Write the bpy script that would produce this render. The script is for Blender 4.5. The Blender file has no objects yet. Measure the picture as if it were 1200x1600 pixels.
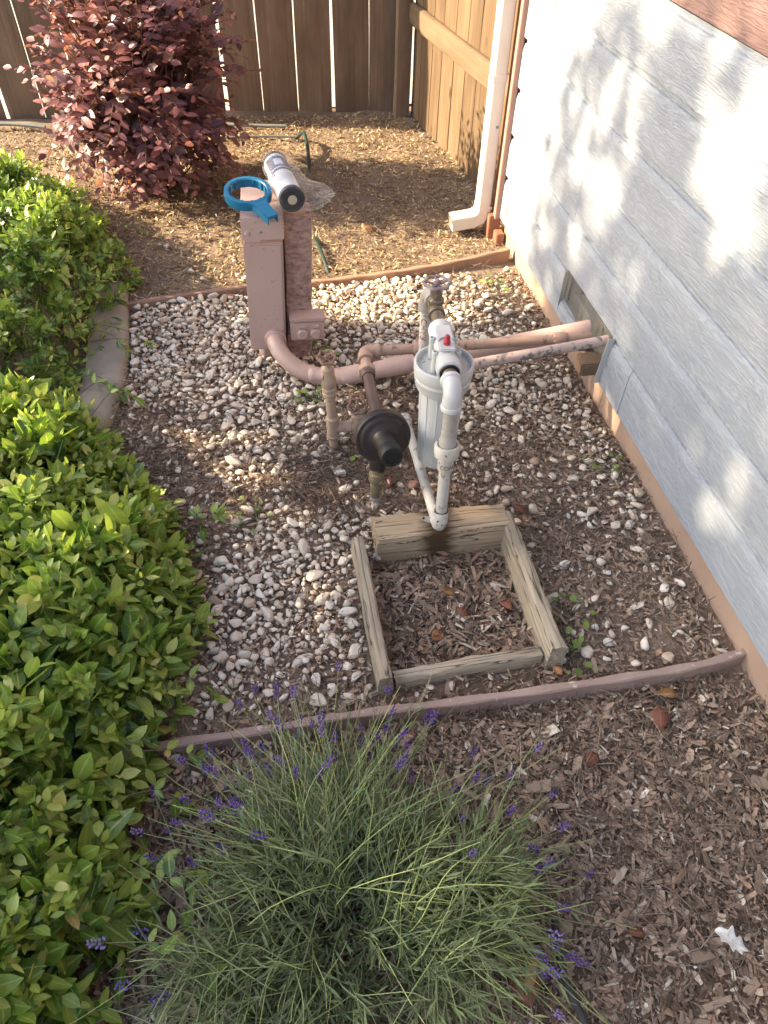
import bpy, bmesh, math, random
import numpy as np
from mathutils import Matrix, Vector

random.seed(7)
RNG = np.random.default_rng(11)
SC = bpy.context.scene
COL = SC.collection
RAD = math.radians

# ---------------------------------------------------------------- camera, sky, sun, exposure
CAMH = 1.5
R_CAM = np.array([[0.98657394, 0.106727, -0.12361718],
                  [-0.16230365, 0.72485162, -0.669513],
                  [0.018149, 0.6805876, 0.7324419]])
cd = bpy.data.cameras.new('camera'); cam = bpy.data.objects.new('camera', cd); COL.objects.link(cam)
cd.sensor_fit = 'VERTICAL'; cd.sensor_height = 36; cd.lens = 1130 / 1600 * 36
cd.clip_start = 0.02; cd.clip_end = 500
m4 = np.eye(4); m4[:3, :3] = R_CAM; m4[:3, 3] = (0, 0, CAMH)
cam.matrix_world = Matrix(m4.tolist())
SC.camera = cam

SUN_EL, SUN_AZ = RAD(30), RAD(10)           # azimuth measured from -X towards +Y
SUN = np.array([-math.cos(SUN_EL) * math.cos(SUN_AZ), math.cos(SUN_EL) * math.sin(SUN_AZ), math.sin(SUN_EL)])
sd = bpy.data.lights.new('sun', 'SUN'); sun = bpy.data.objects.new('sun', sd); COL.objects.link(sun)
sd.energy = 5.0; sd.angle = RAD(0.6); sd.color = (1.0, 0.79, 0.52)
sun.rotation_euler = Vector((-SUN).tolist()).to_track_quat('-Z', 'Y').to_euler()
sun.location = (-6, 2, 6)

W = bpy.data.worlds.new('World'); SC.world = W; W.use_nodes = True
nt = W.node_tree; bg = nt.nodes['Background']
sky = nt.nodes.new('ShaderNodeTexSky'); sky.sky_type = 'NISHITA'; sky.sun_disc = False
sky.sun_elevation = SUN_EL
sky.sun_rotation = math.atan2(SUN[0], SUN[1])
sky.air_density = 1.0; sky.dust_density = 3.0; sky.ozone_density = 0.6
nt.links.new(sky.outputs[0], bg.inputs[0]); bg.inputs[1].default_value = 0.11
vs = SC.view_settings
vs.view_transform = 'Standard'; vs.look = 'None'; vs.exposure = 1.95; vs.gamma = 1; vs.use_curve_mapping = False
SC.cycles.max_bounces = 8; SC.cycles.transparent_max_bounces = 12
SC.cycles.diffuse_bounces = 4


def to_px(P):
    """Pixel (1200 x 1600 frame) and distance of world points: used only to decide what is near enough to build in detail."""
    c = (np.asarray(P, float) - [0, 0, CAMH]) @ R_CAM
    d = np.maximum(-c[:, 2], 1e-3)
    return 600 + 1130 * c[:, 0] / d, 800 - 1130 * c[:, 1] / d, d


def in_view(P, margin=140):
    u, v, d = to_px(P)
    return (u > -margin) & (u < 1200 + margin) & (v > -margin) & (v < 1600 + margin) & (d > 0.1)


# ---------------------------------------------------------------- materials
def _nodes(name):
    m = bpy.data.materials.new(name); m.use_nodes = True
    t = m.node_tree
    return m, t, t.nodes['Principled BSDF'], t.nodes['Material Output']


def _rgb(c):
    return (c[0], c[1], c[2], 1)


def _ramp(t, stops, fac, interp='LINEAR'):
    r = t.nodes.new('ShaderNodeValToRGB'); r.color_ramp.interpolation = interp
    e = r.color_ramp.elements
    while len(e) < len(stops):
        e.new(0.5)
    for el, (p, c) in zip(e, stops):
        el.position = p; el.color = _rgb(c)
    t.links.new(fac, r.inputs[0])
    return r.outputs[0]


def _noise(t, vec, scale, detail=4, rough=0.55, dist=0.0, w=None):
    n = t.nodes.new('ShaderNodeTexNoise')
    n.inputs['Scale'].default_value = scale; n.inputs['Detail'].default_value = detail
    n.inputs['Roughness'].default_value = rough; n.inputs['Distortion'].default_value = dist
    if w is not None:
        n.noise_dimensions = '4D'; t.links.new(w, n.inputs['W'])
    t.links.new(vec, n.inputs['Vector'])
    return n.outputs[0]


def _coords(t, stretch=(1, 1, 1)):
    tc = t.nodes.new('ShaderNodeTexCoord'); mp = t.nodes.new('ShaderNodeMapping')
    mp.inputs['Scale'].default_value = stretch
    t.links.new(tc.outputs['Object'], mp.inputs[0])
    return mp.outputs[0]


def _rand_w(t, k=17.0):
    oi = t.nodes.new('ShaderNodeObjectInfo'); mu = t.nodes.new('ShaderNodeMath'); mu.operation = 'MULTIPLY'
    mu.inputs[1].default_value = k
    t.links.new(oi.outputs['Random'], mu.inputs[0])
    return mu.outputs[0]


def _mix(t, fac, a, b, mode='MIX'):
    m = t.nodes.new('ShaderNodeMix'); m.data_type = 'RGBA'; m.blend_type = mode
    for sock, v in ((m.inputs[0], fac), (m.inputs[6], a), (m.inputs[7], b)):
        if hasattr(v, 'is_output'):
            t.links.new(v, sock)
        else:
            sock.default_value = v if isinstance(v, float) else _rgb(v)
    return m.outputs[2]


def _bump(t, b, h, strength, dist=0.002):
    bp = t.nodes.new('ShaderNodeBump'); bp.inputs['Strength'].default_value = strength
    bp.inputs['Distance'].default_value = dist
    t.links.new(h, bp.inputs['Height']); t.links.new(bp.outputs[0], b.inputs['Normal'])
    return bp


def _step(t, fac, lo, hi):
    mr = t.nodes.new('ShaderNodeMapRange'); mr.inputs[1].default_value = lo; mr.inputs[2].default_value = hi
    t.links.new(fac, mr.inputs[0])
    return mr.outputs[0]


def paint(name, c, c2=None, scale=9, rough=0.5, bump=0.15, bscale=60, chips=None, chip_lo=0.62, chip_scale=30, dirt=None, dirt_lo=0.63, metal=0.0, spec=0.5):
    """Painted or plain surface: slow tone drift, fine relief, optional chips that show another colour and specks of dirt."""
    m, t, b, o = _nodes(name)
    v = _coords(t); w = _rand_w(t)
    col = _ramp(t, [(0.3, c), (0.72, c2 or tuple(x * 0.82 for x in c))], _noise(t, v, scale, 5, w=w))
    if dirt is not None:
        f = _step(t, _noise(t, v, 85, 3, 0.6, w=w), dirt_lo, dirt_lo + 0.06)
        col = _mix(t, f, col, dirt)
    if chips is not None:
        f = _step(t, _noise(t, v, chip_scale, 6, 0.65, w=w), chip_lo, chip_lo + 0.03)
        col = _mix(t, f, col, chips)
    t.links.new(col, b.inputs['Base Color'])
    b.inputs['Roughness'].default_value = rough; b.inputs['Metallic'].default_value = metal
    b.inputs['Specular IOR Level'].default_value = spec
    _bump(t, b, _noise(t, v, bscale, 4, 0.6, w=w), bump)
    return m


def wood(name, c1, c2, dark, grain=(2.2, 42, 42), rough=0.85, bump=0.5, knots=True, crack=0.0, paint_over=None, damp=None):
    """Timber with its grain along the local X axis."""
    m, t, b, o = _nodes(name)
    w = _rand_w(t); v = _coords(t, grain)
    n1 = _noise(t, v, 1.0, 6, 0.6, 0.6, w)
    col = _ramp(t, [(0.25, dark), (0.45, c1), (0.75, c2)], n1)
    v2 = _coords(t, (1.3, 5, 5))
    n2 = _noise(t, v2, 2.2, 4, 0.6, 0.3, w)
    col = _mix(t, _step(t, n2, 0.35, 0.8), col, tuple(0.55 * x for x in c1), 'MIX')
    oi = t.nodes.new('ShaderNodeObjectInfo')
    hv = t.nodes.new('ShaderNodeHueSaturation')
    mr = t.nodes.new('ShaderNodeMapRange'); mr.inputs[3].default_value = 0.78; mr.inputs[4].default_value = 1.2
    t.links.new(oi.outputs['Random'], mr.inputs[0]); t.links.new(mr.outputs[0], hv.inputs['Value'])
    t.links.new(col, hv.inputs['Color']); col = hv.outputs[0]
    if knots:
        kv = _coords(t, (3.0, 9.0, 9.0)); vo = t.nodes.new('ShaderNodeTexVoronoi'); vo.voronoi_dimensions = '4D'
        vo.inputs['Scale'].default_value = 1.0; t.links.new(kv, vo.inputs['Vector']); t.links.new(w, vo.inputs['W'])
        inv = t.nodes.new('ShaderNodeMath'); inv.operation = 'SUBTRACT'; inv.inputs[0].default_value = 1.0
        t.links.new(_step(t, vo.outputs['Distance'], 0.06, 0.13), inv.inputs[1])
        col = _mix(t, inv.outputs[0], col, tuple(0.45 * x for x in dark))
    h = n1
    if crack > 0:
        cv = _coords(t, (1.4, 44, 44)); cn = _noise(t, cv, 1.0, 3, 0.5, 0.8, w)
        ab = t.nodes.new('ShaderNodeMath'); ab.operation = 'SUBTRACT'; ab.inputs[1].default_value = 0.5
        t.links.new(cn, ab.inputs[0])
        a2 = t.nodes.new('ShaderNodeMath'); a2.operation = 'ABSOLUTE'; t.links.new(ab.outputs[0], a2.inputs[0])
        cr = _step(t, a2.outputs[0], 0.0, 0.012 * crack)
        inv = t.nodes.new('ShaderNodeMath'); inv.operation = 'SUBTRACT'; inv.inputs[0].default_value = 1.0
        t.links.new(cr, inv.inputs[1])
        col = _mix(t, inv.outputs[0], col, tuple(0.25 * x for x in dark))
        mm = t.nodes.new('ShaderNodeMath'); mm.operation = 'MULTIPLY'; t.links.new(n1, mm.inputs[0]); t.links.new(cr, mm.inputs[1])
        h = mm.outputs[0]
    if damp is not None:                              # old water stain: centre and half width along the board
        tc = t.nodes.new('ShaderNodeTexCoord'); sx = t.nodes.new('ShaderNodeSeparateXYZ'); t.links.new(tc.outputs['Object'], sx.inputs[0])
        d1 = t.nodes.new('ShaderNodeMath'); d1.operation = 'SUBTRACT'; d1.inputs[1].default_value = damp[0]; t.links.new(sx.outputs[0], d1.inputs[0])
        d2 = t.nodes.new('ShaderNodeMath'); d2.operation = 'ABSOLUTE'; t.links.new(d1.outputs[0], d2.inputs[0])
        d3 = t.nodes.new('ShaderNodeMath'); d3.operation = 'MULTIPLY_ADD'; d3.inputs[1].default_value = 0.09; d3.inputs[2].default_value = -0.045
        t.links.new(_noise(t, _coords(t, (9, 60, 60)), 1.0, 4, 0.6), d3.inputs[0])
        d4 = t.nodes.new('ShaderNodeMath'); d4.operation = 'ADD'; t.links.new(d2.outputs[0], d4.inputs[0]); t.links.new(d3.outputs[0], d4.inputs[1])
        col = _mix(t, _step(t, d4.outputs[0], damp[1], damp[1] * 0.35), col, (0.08, 0.05, 0.028))
    if paint_over is not None:
        f = _step(t, _noise(t, _coords(t, (90, 45, 45)), 1.0, 5, 0.7, 0, w), 0.42, 0.66)
        col = _mix(t, f, paint_over, col)
    t.links.new(col, b.inputs['Base Color']); b.inputs['Roughness'].default_value = rough
    b.inputs['Specular IOR Level'].default_value = 0.25
    _bump(t, b, h, bump, 0.003)
    return m


def tinted(name, stops, rough=0.8, bump=0.3, bscale=120, var=0.35, spec=0.3, stretch=(1, 1, 1), translucent=0.0, vein=None, trans_gain=1.6, mottle=None):
    """Colour picked per piece by the mesh attribute 'tint' (each chip, stone or leaf has its own), with grain on top."""
    m, t, b, o = _nodes(name)
    a = t.nodes.new('ShaderNodeAttribute'); a.attribute_name = 'tint'
    col = _ramp(t, stops, a.outputs['Fac'])
    v = _coords(t, stretch)
    n = _noise(t, v, bscale, 4, 0.6)
    col = _mix(t, _step(t, n, 0.3, 0.75), col, _mix(t, 1.0, col, (1 - var, 1 - var, 1 - var), 'MULTIPLY'))
    if vein is not None:
        u = t.nodes.new('ShaderNodeAttribute'); u.attribute_name = 'across'
        ab = t.nodes.new('ShaderNodeMath'); ab.operation = 'ABSOLUTE'; t.links.new(u.outputs['Fac'], ab.inputs[0])
        inv = t.nodes.new('ShaderNodeMath'); inv.operation = 'SUBTRACT'; inv.inputs[0].default_value = 1.0
        t.links.new(_step(t, ab.outputs[0], 0.04, 0.16), inv.inputs[1])
        sc = t.nodes.new('ShaderNodeMath'); sc.operation = 'MULTIPLY'; sc.inputs[1].default_value = vein[1]
        t.links.new(inv.outputs[0], sc.inputs[0])
        col = _mix(t, sc.outputs[0], col, vein[0])
    if mottle is not None:
        mf = t.nodes.new('ShaderNodeMath'); mf.operation = 'MULTIPLY'; mf.inputs[1].default_value = mottle[1]
        t.links.new(_step(t, _noise(t, v, mottle[2], 3, 0.6), 0.5, 0.68), mf.inputs[0])
        col = _mix(t, mf.outputs[0], col, mottle[0])
    t.links.new(col, b.inputs['Base Color']); b.inputs['Roughness'].default_value = rough
    b.inputs['Specular IOR Level'].default_value = spec
    _bump(t, b, n, bump, 0.002)
    if translucent > 0:
        tr = t.nodes.new('ShaderNodeBsdfTranslucent')
        t.links.new(_mix(t, 1.0, col, (trans_gain, trans_gain * 1.05, trans_gain * 0.6), 'MULTIPLY'), tr.inputs['Color'])
        ms = t.nodes.new('ShaderNodeMixShader'); ms.inputs[0].default_value = translucent
        t.links.new(b.outputs[0], ms.inputs[1]); t.links.new(tr.outputs[0], ms.inputs[2])
        t.links.new(ms.outputs[0], o.inputs[0])
    return m


def siding_mat(name, c):
    """Painted hardboard with an embossed cedar grain along the local X axis."""
    m, t, b, o = _nodes(name)
    w = _rand_w(t); v = _coords(t, (3.6, 1, 34))
    wv = t.nodes.new('ShaderNodeTexNoise'); wv.noise_dimensions = '4D'
    wv.inputs['Scale'].default_value = 1.5; wv.inputs['Detail'].default_value = 2.5; wv.inputs['Distortion'].default_value = 0.8
    t.links.new(v, wv.inputs['Vector']); t.links.new(w, wv.inputs['W'])
    mul = t.nodes.new('ShaderNodeMath'); mul.operation = 'MULTIPLY'; mul.inputs[1].default_value = 70.0
    t.links.new(wv.outputs[0], mul.inputs[0])
    sn = t.nodes.new('ShaderNodeMath'); sn.operation = 'SINE'; t.links.new(mul.outputs[0], sn.inputs[0])
    fine = _noise(t, _coords(t, (16, 1, 240)), 1.0, 3, 0.6, 0.2, w)
    ad = t.nodes.new('ShaderNodeMath'); ad.operation = 'MULTIPLY_ADD'; ad.inputs[1].default_value = 0.30
    t.links.new(sn.outputs[0], ad.inputs[0]); t.links.new(fine, ad.inputs[2])
    soil = _noise(t, _coords(t, (2, 1, 5)), 1.5, 5, 0.65, 0, w)
    col = _ramp(t, [(0.35, c), (0.8, tuple(x * 0.86 for x in c))], soil)
    col = _mix(t, _step(t, ad.outputs[0], 0.15, 0.75), _mix(t, 1.0, col, (0.82, 0.82, 0.83), 'MULTIPLY'), col)
    t.links.new(col, b.inputs['Base Color']); b.inputs['Roughness'].default_value = 0.55
    b.inputs['Specular IOR Level'].default_value = 0.35
    _bump(t, b, ad.outputs[0], 0.7, 0.002)
    return m


def mesh_screen_mat():
    return paint('screen_wire_grey', (0.30, 0.30, 0.275), rough=0.5, metal=0.3)


PINK = (0.56, 0.40, 0.345)
PINK2 = (0.50, 0.35, 0.30)
M = {}
M['soil'] = tinted('dark_brown_soil', [(0, (0.17, 0.122, 0.088)), (1, (0.31, 0.232, 0.172))], 0.95, 0.8, 90)
M['concrete'] = paint('pale_gap_backing', (0.46, 0.43, 0.38), (0.34, 0.31, 0.27), 14, 0.9, 0.5, 150, dirt=(0.2, 0.18, 0.15))
M['kerb'] = paint('concrete_kerb_buff', (0.36, 0.315, 0.25), (0.25, 0.215, 0.17), 11, 0.9, 0.6, 110, chips=(0.22, 0.19, 0.15), chip_lo=0.6, chip_scale=22)
M['fence'] = wood('fence_cedar_brown', (0.18, 0.12, 0.072), (0.25, 0.175, 0.11), (0.085, 0.052, 0.03), (1.6, 80, 80), 0.85, 0.5)
M['fence_dark'] = wood('fence_cedar_dark', (0.20, 0.14, 0.095), (0.27, 0.19, 0.135), (0.12, 0.078, 0.052), (1.5, 80, 80), 0.85, 0.5)
M['rail'] = wood('fence_rail_tan', (0.235, 0.165, 0.105), (0.30, 0.22, 0.145), (0.22, 0.155, 0.105), (1.6, 80, 80), 0.85, 0.45)
M['siding'] = siding_mat('siding_pale_grey', (0.345, 0.385, 0.44))
M['siding_pink'] = siding_mat('siding_dusty_pink', (0.27, 0.175, 0.16))
M['foundation'] = paint('foundation_tan_paint', (0.40, 0.29, 0.225), (0.34, 0.245, 0.19), 7, 0.8, 0.5, 70, dirt=(0.25, 0.16, 0.1))
M['trim_brown'] = paint('trim_reddish_brown', (0.30, 0.135, 0.085), None, 8, 0.6, 0.3, 60)
M['trim_pink'] = paint('trim_pinkish', (0.40, 0.22, 0.18), None, 8, 0.6, 0.3, 60)
M['spout'] = paint('downspout_cream', (0.72, 0.68, 0.60), (0.66, 0.61, 0.53), 8, 0.4, 0.08, 40, chips=(0.3, 0.24, 0.18), chip_lo=0.72)
M['pink'] = paint('pink_paint_smooth', PINK, PINK2, 5, 0.40, 0.14, 34, dirt=(0.36, 0.24, 0.2), chips=(0.40, 0.28, 0.24), chip_lo=0.68, chip_scale=18)
M['pink_pipe'] = paint('pink_paint_pipe', (0.55, 0.365, 0.31), PINK2, 9, 0.45, 0.2, 50, chips=(0.30, 0.2, 0.16), chip_lo=0.64)
M['tan_pipe'] = paint('tan_paint_pipe', (0.46, 0.31, 0.24), (0.38, 0.25, 0.19), 16, 0.55, 0.4, 90, chips=(0.22, 0.115, 0.07), chip_lo=0.585, chip_scale=34)
M['tan_riser'] = paint('tan_paint_riser', (0.46, 0.33, 0.24), (0.37, 0.26, 0.19), 16, 0.55, 0.4, 90, chips=(0.2, 0.115, 0.07), chip_lo=0.61)
M['peel_pipe'] = paint('pink_paint_peeling', (0.56, 0.42, 0.38), (0.48, 0.35, 0.31), 12, 0.5, 0.5, 80, chips=(0.17, 0.16, 0.15), chip_lo=0.53, chip_scale=26)
M['dark_pipe'] = paint('dark_brown_pipe', (0.125, 0.075, 0.06), (0.09, 0.055, 0.045), 12, 0.5, 0.25, 90, chips=(0.2, 0.12, 0.09), chip_lo=0.68)
M['worn_pipe'] = paint('worn_gas_riser', (0.24, 0.19, 0.11), (0.12, 0.10, 0.07), 20, 0.6, 0.5, 90, chips=(0.42, 0.36, 0.22), chip_lo=0.56, chip_scale=30)
M['regulator'] = paint('regulator_black_brown', (0.036, 0.028, 0.025), (0.026, 0.02, 0.018), 10, 0.42, 0.1, 120)
M['rubber'] = paint('black_rubber', (0.008, 0.008, 0.008), None, 10, 0.6, 0.1, 100)
M['wheel_tan'] = paint('hand_wheel_tan_rust', (0.27, 0.165, 0.115), (0.18, 0.105, 0.075), 30, 0.6, 0.5, 120, chips=(0.11, 0.05, 0.028), chip_lo=0.58, chip_scale=60)
M['wheel_grey'] = paint('hand_wheel_mauve_grey', (0.30, 0.24, 0.25), (0.22, 0.17, 0.17), 30, 0.6, 0.5, 120, chips=(0.18, 0.09, 0.06), chip_lo=0.6, chip_scale=60)
M['brass'] = paint('weathered_brass', (0.22, 0.175, 0.12), (0.14, 0.115, 0.085), 24, 0.5, 0.4, 90, chips=(0.3, 0.28, 0.25), chip_lo=0.62, metal=0.45)
M['white'] = paint('white_plastic', (0.56, 0.575, 0.575), (0.50, 0.51, 0.50), 5, 0.35, 0.05, 50)
M['white_dirty'] = paint('white_plastic_dirty', (0.58, 0.57, 0.54), (0.47, 0.44, 0.38), 14, 0.45, 0.1, 50, dirt=(0.09, 0.06, 0.04), dirt_lo=0.60)
M['white_pipe'] = paint('white_pvc_pipe', (0.56, 0.54, 0.50), (0.45, 0.43, 0.38), 12, 0.42, 0.1, 60, chips=(0.27, 0.23, 0.18), chip_lo=0.58, chip_scale=34)
M['pvc_grey'] = paint('grey_stained_pvc', (0.42, 0.40, 0.36), (0.28, 0.26, 0.23), 18, 0.5, 0.25, 70, chips=(0.24, 0.21, 0.17), chip_lo=0.6, chip_scale=40)
M['red'] = paint('red_button_plastic', (0.42, 0.018, 0.04), None, 10, 0.35, 0.05, 50)
M['red_ink'] = paint('faded_red_print', (0.28, 0.06, 0.06), None, 60, 0.7, 0.0, 60)
M['black_ink'] = paint('black_print', (0.02, 0.02, 0.02), None, 60, 0.7, 0.0, 60)
M['wrench'] = paint('wrench_blue_plastic', (0.012, 0.16, 0.30), (0.010, 0.14, 0.27), 6, 0.4, 0.08, 90)
M['label_white'] = paint('cartridge_label_white', (0.68, 0.70, 0.74), (0.6, 0.62, 0.67), 20, 0.45, 0.03, 50)
M['label_navy'] = paint('cartridge_label_navy', (0.025, 0.035, 0.09), (0.05, 0.065, 0.14), 50, 0.4, 0.0, 50)
M['label_lilac'] = paint('cartridge_label_pale_blue', (0.42, 0.46, 0.62), (0.3, 0.34, 0.5), 90, 0.4, 0.0, 50)
M['cap_navy'] = paint('cartridge_cap_navy', (0.018, 0.018, 0.035), None, 10, 0.35, 0.05, 50)
M['cap_cream'] = paint('cartridge_seal_cream', (0.6, 0.54, 0.38), None, 10, 0.6, 0.05, 50)
M['timber'] = wood('weathered_timber', (0.46, 0.355, 0.235), (0.60, 0.495, 0.355), (0.22, 0.15, 0.09), (2.2, 120, 120), 0.9, 0.8, crack=1.3)
M['timber_damp'] = wood('water_stained_timber', (0.46, 0.355, 0.235), (0.60, 0.495, 0.355), (0.22, 0.15, 0.09), (2.2, 120, 120), 0.9, 0.8, crack=1.3, damp=(-0.015, 0.055))
M['timber_grey'] = wood('grey_weathered_timber', (0.42, 0.355, 0.265), (0.55, 0.48, 0.375), (0.22, 0.172, 0.122), (2.2, 120, 120), 0.9, 0.8, crack=1.3)
M['post'] = wood('pink_washed_post', (0.28, 0.165, 0.12), (0.35, 0.215, 0.16), (0.19, 0.11, 0.08), (6, 90, 90), 0.85, 0.8, knots=False, paint_over=(0.48, 0.315, 0.265))
M['edging'] = paint('edging_brown', (0.40, 0.29, 0.25), (0.31, 0.22, 0.185), 12, 0.75, 0.8, 130, chips=(0.56, 0.46, 0.42), chip_lo=0.6, chip_scale=40)
M['edging_back'] = paint('edging_rust_brown', (0.33, 0.2, 0.135), (0.26, 0.16, 0.11), 12, 0.75, 0.5, 110, dirt=(0.12, 0.08, 0.05))
M['wood_block'] = paint('brown_wood_block', (0.17, 0.115, 0.07), (0.1, 0.065, 0.042), 14, 0.7, 0.4, 80, chips=(0.32, 0.27, 0.2), chip_lo=0.66)
M['inside'] = paint('dark_crawl_space', (0.40, 0.385, 0.345), None, 6, 0.9, 0.3, 40)
M['grey_paint'] = paint('grey_paint_worn', (0.42, 0.43, 0.42), (0.27, 0.27, 0.26), 18, 0.7, 0.5, 70)
M['screen'] = mesh_screen_mat()
M['hose_green'] = paint('dark_green_hose', (0.02, 0.045, 0.035), None, 8, 0.4, 0.1, 60)
M['tube_grey'] = paint('grey_drip_tube', (0.22, 0.23, 0.22), (0.13, 0.14, 0.14), 8, 0.45, 0.1, 60)
M['tube_black'] = paint('black_drip_tube', (0.03, 0.03, 0.03), None, 8, 0.5, 0.1, 60)
M['roof'] = paint('roof_shingle_grey', (0.13, 0.12, 0.11), (0.09, 0.085, 0.08), 8, 0.9, 0.5, 90)
M['bark'] = paint('bark_brown', (0.14, 0.1, 0.07), (0.08, 0.055, 0.04), 14, 0.9, 0.8, 40)
M['stem_brown'] = paint('shrub_stem_brown', (0.16, 0.095, 0.06), (0.1, 0.06, 0.04), 18, 0.8, 0.4, 60)
M['chip'] = tinted('mulch_chip', [(0.0, (0.085, 0.058, 0.041)), (0.25, (0.25, 0.183, 0.132)), (0.5, (0.42, 0.32, 0.238)), (0.66, (0.42, 0.27, 0.185)), (0.85, (0.58, 0.48, 0.37)), (1.0, (0.80, 0.73, 0.60))], 0.9, 0.5, 160, 0.4)
M['dry_chip_sunlit'] = tinted('dry_mulch_sunlit', [(0.0, (0.13, 0.085, 0.05)), (0.3, (0.28, 0.19, 0.105)), (0.6, (0.46, 0.34, 0.19)), (0.85, (0.62, 0.50, 0.29)), (1.0, (0.75, 0.66, 0.44))], 0.9, 0.5, 160, 0.35)  # drier chips, with the golden sunlight of the back strip put into their colour
M['straw'] = tinted('dry_needle', [(0.0, (0.13, 0.09, 0.07)), (0.5, (0.28, 0.205, 0.16)), (1.0, (0.52, 0.43, 0.33))], 0.85, 0.2, 120, 0.3)
M['pebble'] = tinted('white_pebble', [(0.0, (0.40, 0.27, 0.17)), (0.10, (0.58, 0.46, 0.35)), (0.3, (0.72, 0.61, 0.48)), (0.7, (0.82, 0.73, 0.60)), (1.0, (0.88, 0.83, 0.73))], 0.65, 0.45, 75, 0.2)
M['hedge_leaf'] = tinted('hedge_leaf', [(0.0, (0.03, 0.075, 0.02)), (0.3, (0.09, 0.185, 0.035)), (0.58, (0.215, 0.345, 0.055)), (0.9, (0.42, 0.52, 0.11)), (0.97, (0.52, 0.54, 0.16)), (1.0, (0.48, 0.33, 0.12))], 0.34, 0.15, 60, 0.25, 0.55, translucent=0.3, vein=((0.46, 0.52, 0.20), 0.7), mottle=((0.46, 0.48, 0.10), 0.45, 34))
M['bush_leaf'] = tinted('burgundy_leaf', [(0.0, (0.05, 0.025, 0.034)), (0.35, (0.15, 0.064, 0.076)), (0.7, (0.30, 0.135, 0.14)), (0.9, (0.42, 0.16, 0.15)), (0.97, (0.50, 0.18, 0.12)), (1.0, (0.40, 0.30, 0.12))], 0.4, 0.2, 60, 0.25, 0.5, translucent=0.28, vein=((0.3, 0.15, 0.15), 0.4), trans_gain=2.0)
M['lav_leaf'] = tinted('lavender_green', [(0.0, (0.07, 0.10, 0.06)), (0.5, (0.15, 0.205, 0.098)), (0.8, (0.25, 0.315, 0.145)), (1.0, (0.38, 0.44, 0.19))], 0.7, 0.1, 60, 0.2, 0.25, translucent=0.2)
M['lav_flower'] = tinted('lavender_purple', [(0.0, (0.08, 0.05, 0.2)), (0.6, (0.14, 0.085, 0.34)), (1.0, (0.3, 0.22, 0.48))], 0.75, 0.2, 200, 0.3, 0.2)
M['tree_leaf'] = tinted('tree_leaf', [(0.0, (0.035, 0.06, 0.02)), (1.0, (0.08, 0.12, 0.035))], 0.6, 0.1, 40, 0.2, translucent=0.15)
M['weed'] = tinted('weed_green', [(0.0, (0.14, 0.23, 0.06)), (1.0, (0.30, 0.40, 0.11))], 0.6, 0.1, 80, 0.2, translucent=0.25)
M['dead_leaf'] = tinted('dead_leaf', [(0.0, (0.12, 0.05, 0.03)), (0.4, (0.22, 0.085, 0.055)), (0.7, (0.36, 0.2, 0.07)), (0.93, (0.74, 0.72, 0.66)), (1.0, (0.95, 0.94, 0.88))], 0.7, 0.3, 70, 0.35, vein=((0.3, 0.2, 0.12), 0.35))
M['orange_stone'] = paint('orange_tan_stone', (0.42, 0.22, 0.1), (0.32, 0.17, 0.08), 30, 0.7, 0.5, 90)
M['brick'] = paint('red_brick_piece', (0.26, 0.07, 0.045), (0.2, 0.055, 0.04), 20, 0.8, 0.5, 90)
M['flagstone'] = paint('pink_flagstone_piece', (0.36, 0.2, 0.16), (0.27, 0.15, 0.12), 14, 0.85, 0.6, 60)


def bag_mat():
    m, t, b, o = _nodes('clear_plastic_bag')
    tr = t.nodes.new('ShaderNodeBsdfTransparent'); tr.inputs[0].default_value = (0.95, 0.95, 0.94, 1)
    b.inputs['Base Color'].default_value = (0.75, 0.72, 0.66, 1); b.inputs['Roughness'].default_value = 0.10
    b.inputs['Specular IOR Level'].default_value = 0.7
    lw = t.nodes.new('ShaderNodeLayerWeight'); lw.inputs[0].default_value = 0.3
    mr = t.nodes.new('ShaderNodeMapRange'); mr.inputs[3].default_value = 0.015; mr.inputs[4].default_value = 0.42
    t.links.new(lw.outputs['Facing'], mr.inputs[0])
    ms = t.nodes.new('ShaderNodeMixShader'); t.links.new(mr.outputs[0], ms.inputs[0])
    t.links.new(tr.outputs[0], ms.inputs[1]); t.links.new(b.outputs[0], ms.inputs[2]); t.links.new(ms.outputs[0], o.inputs[0])
    _bump(t, b, _noise(t, _coords(t), 55, 3, 0.6, 1.2), 0.6, 0.004)
    return m


M['lav_wood'] = paint('lavender_wood_grey_brown', (0.26, 0.19, 0.145), (0.17, 0.12, 0.09), 30, 0.85, 0.5, 120)
M['bag'] = bag_mat()


# ---------------------------------------------------------------- object helpers
def tag(o, label=None, cat=None, group=None, kind=None):
    if label: o['label'] = label
    if cat: o['category'] = cat
    if group: o['group'] = group
    if kind: o['kind'] = kind
    return o


def empty(name, label, cat, loc=(0, 0, 0), rot=(0, 0, 0), group=None):
    o = bpy.data.objects.new(name, None); COL.objects.link(o)
    o.empty_display_size = 0.05
    o.location = loc; o.rotation_euler = rot
    return tag(o, label, cat, group)


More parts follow.
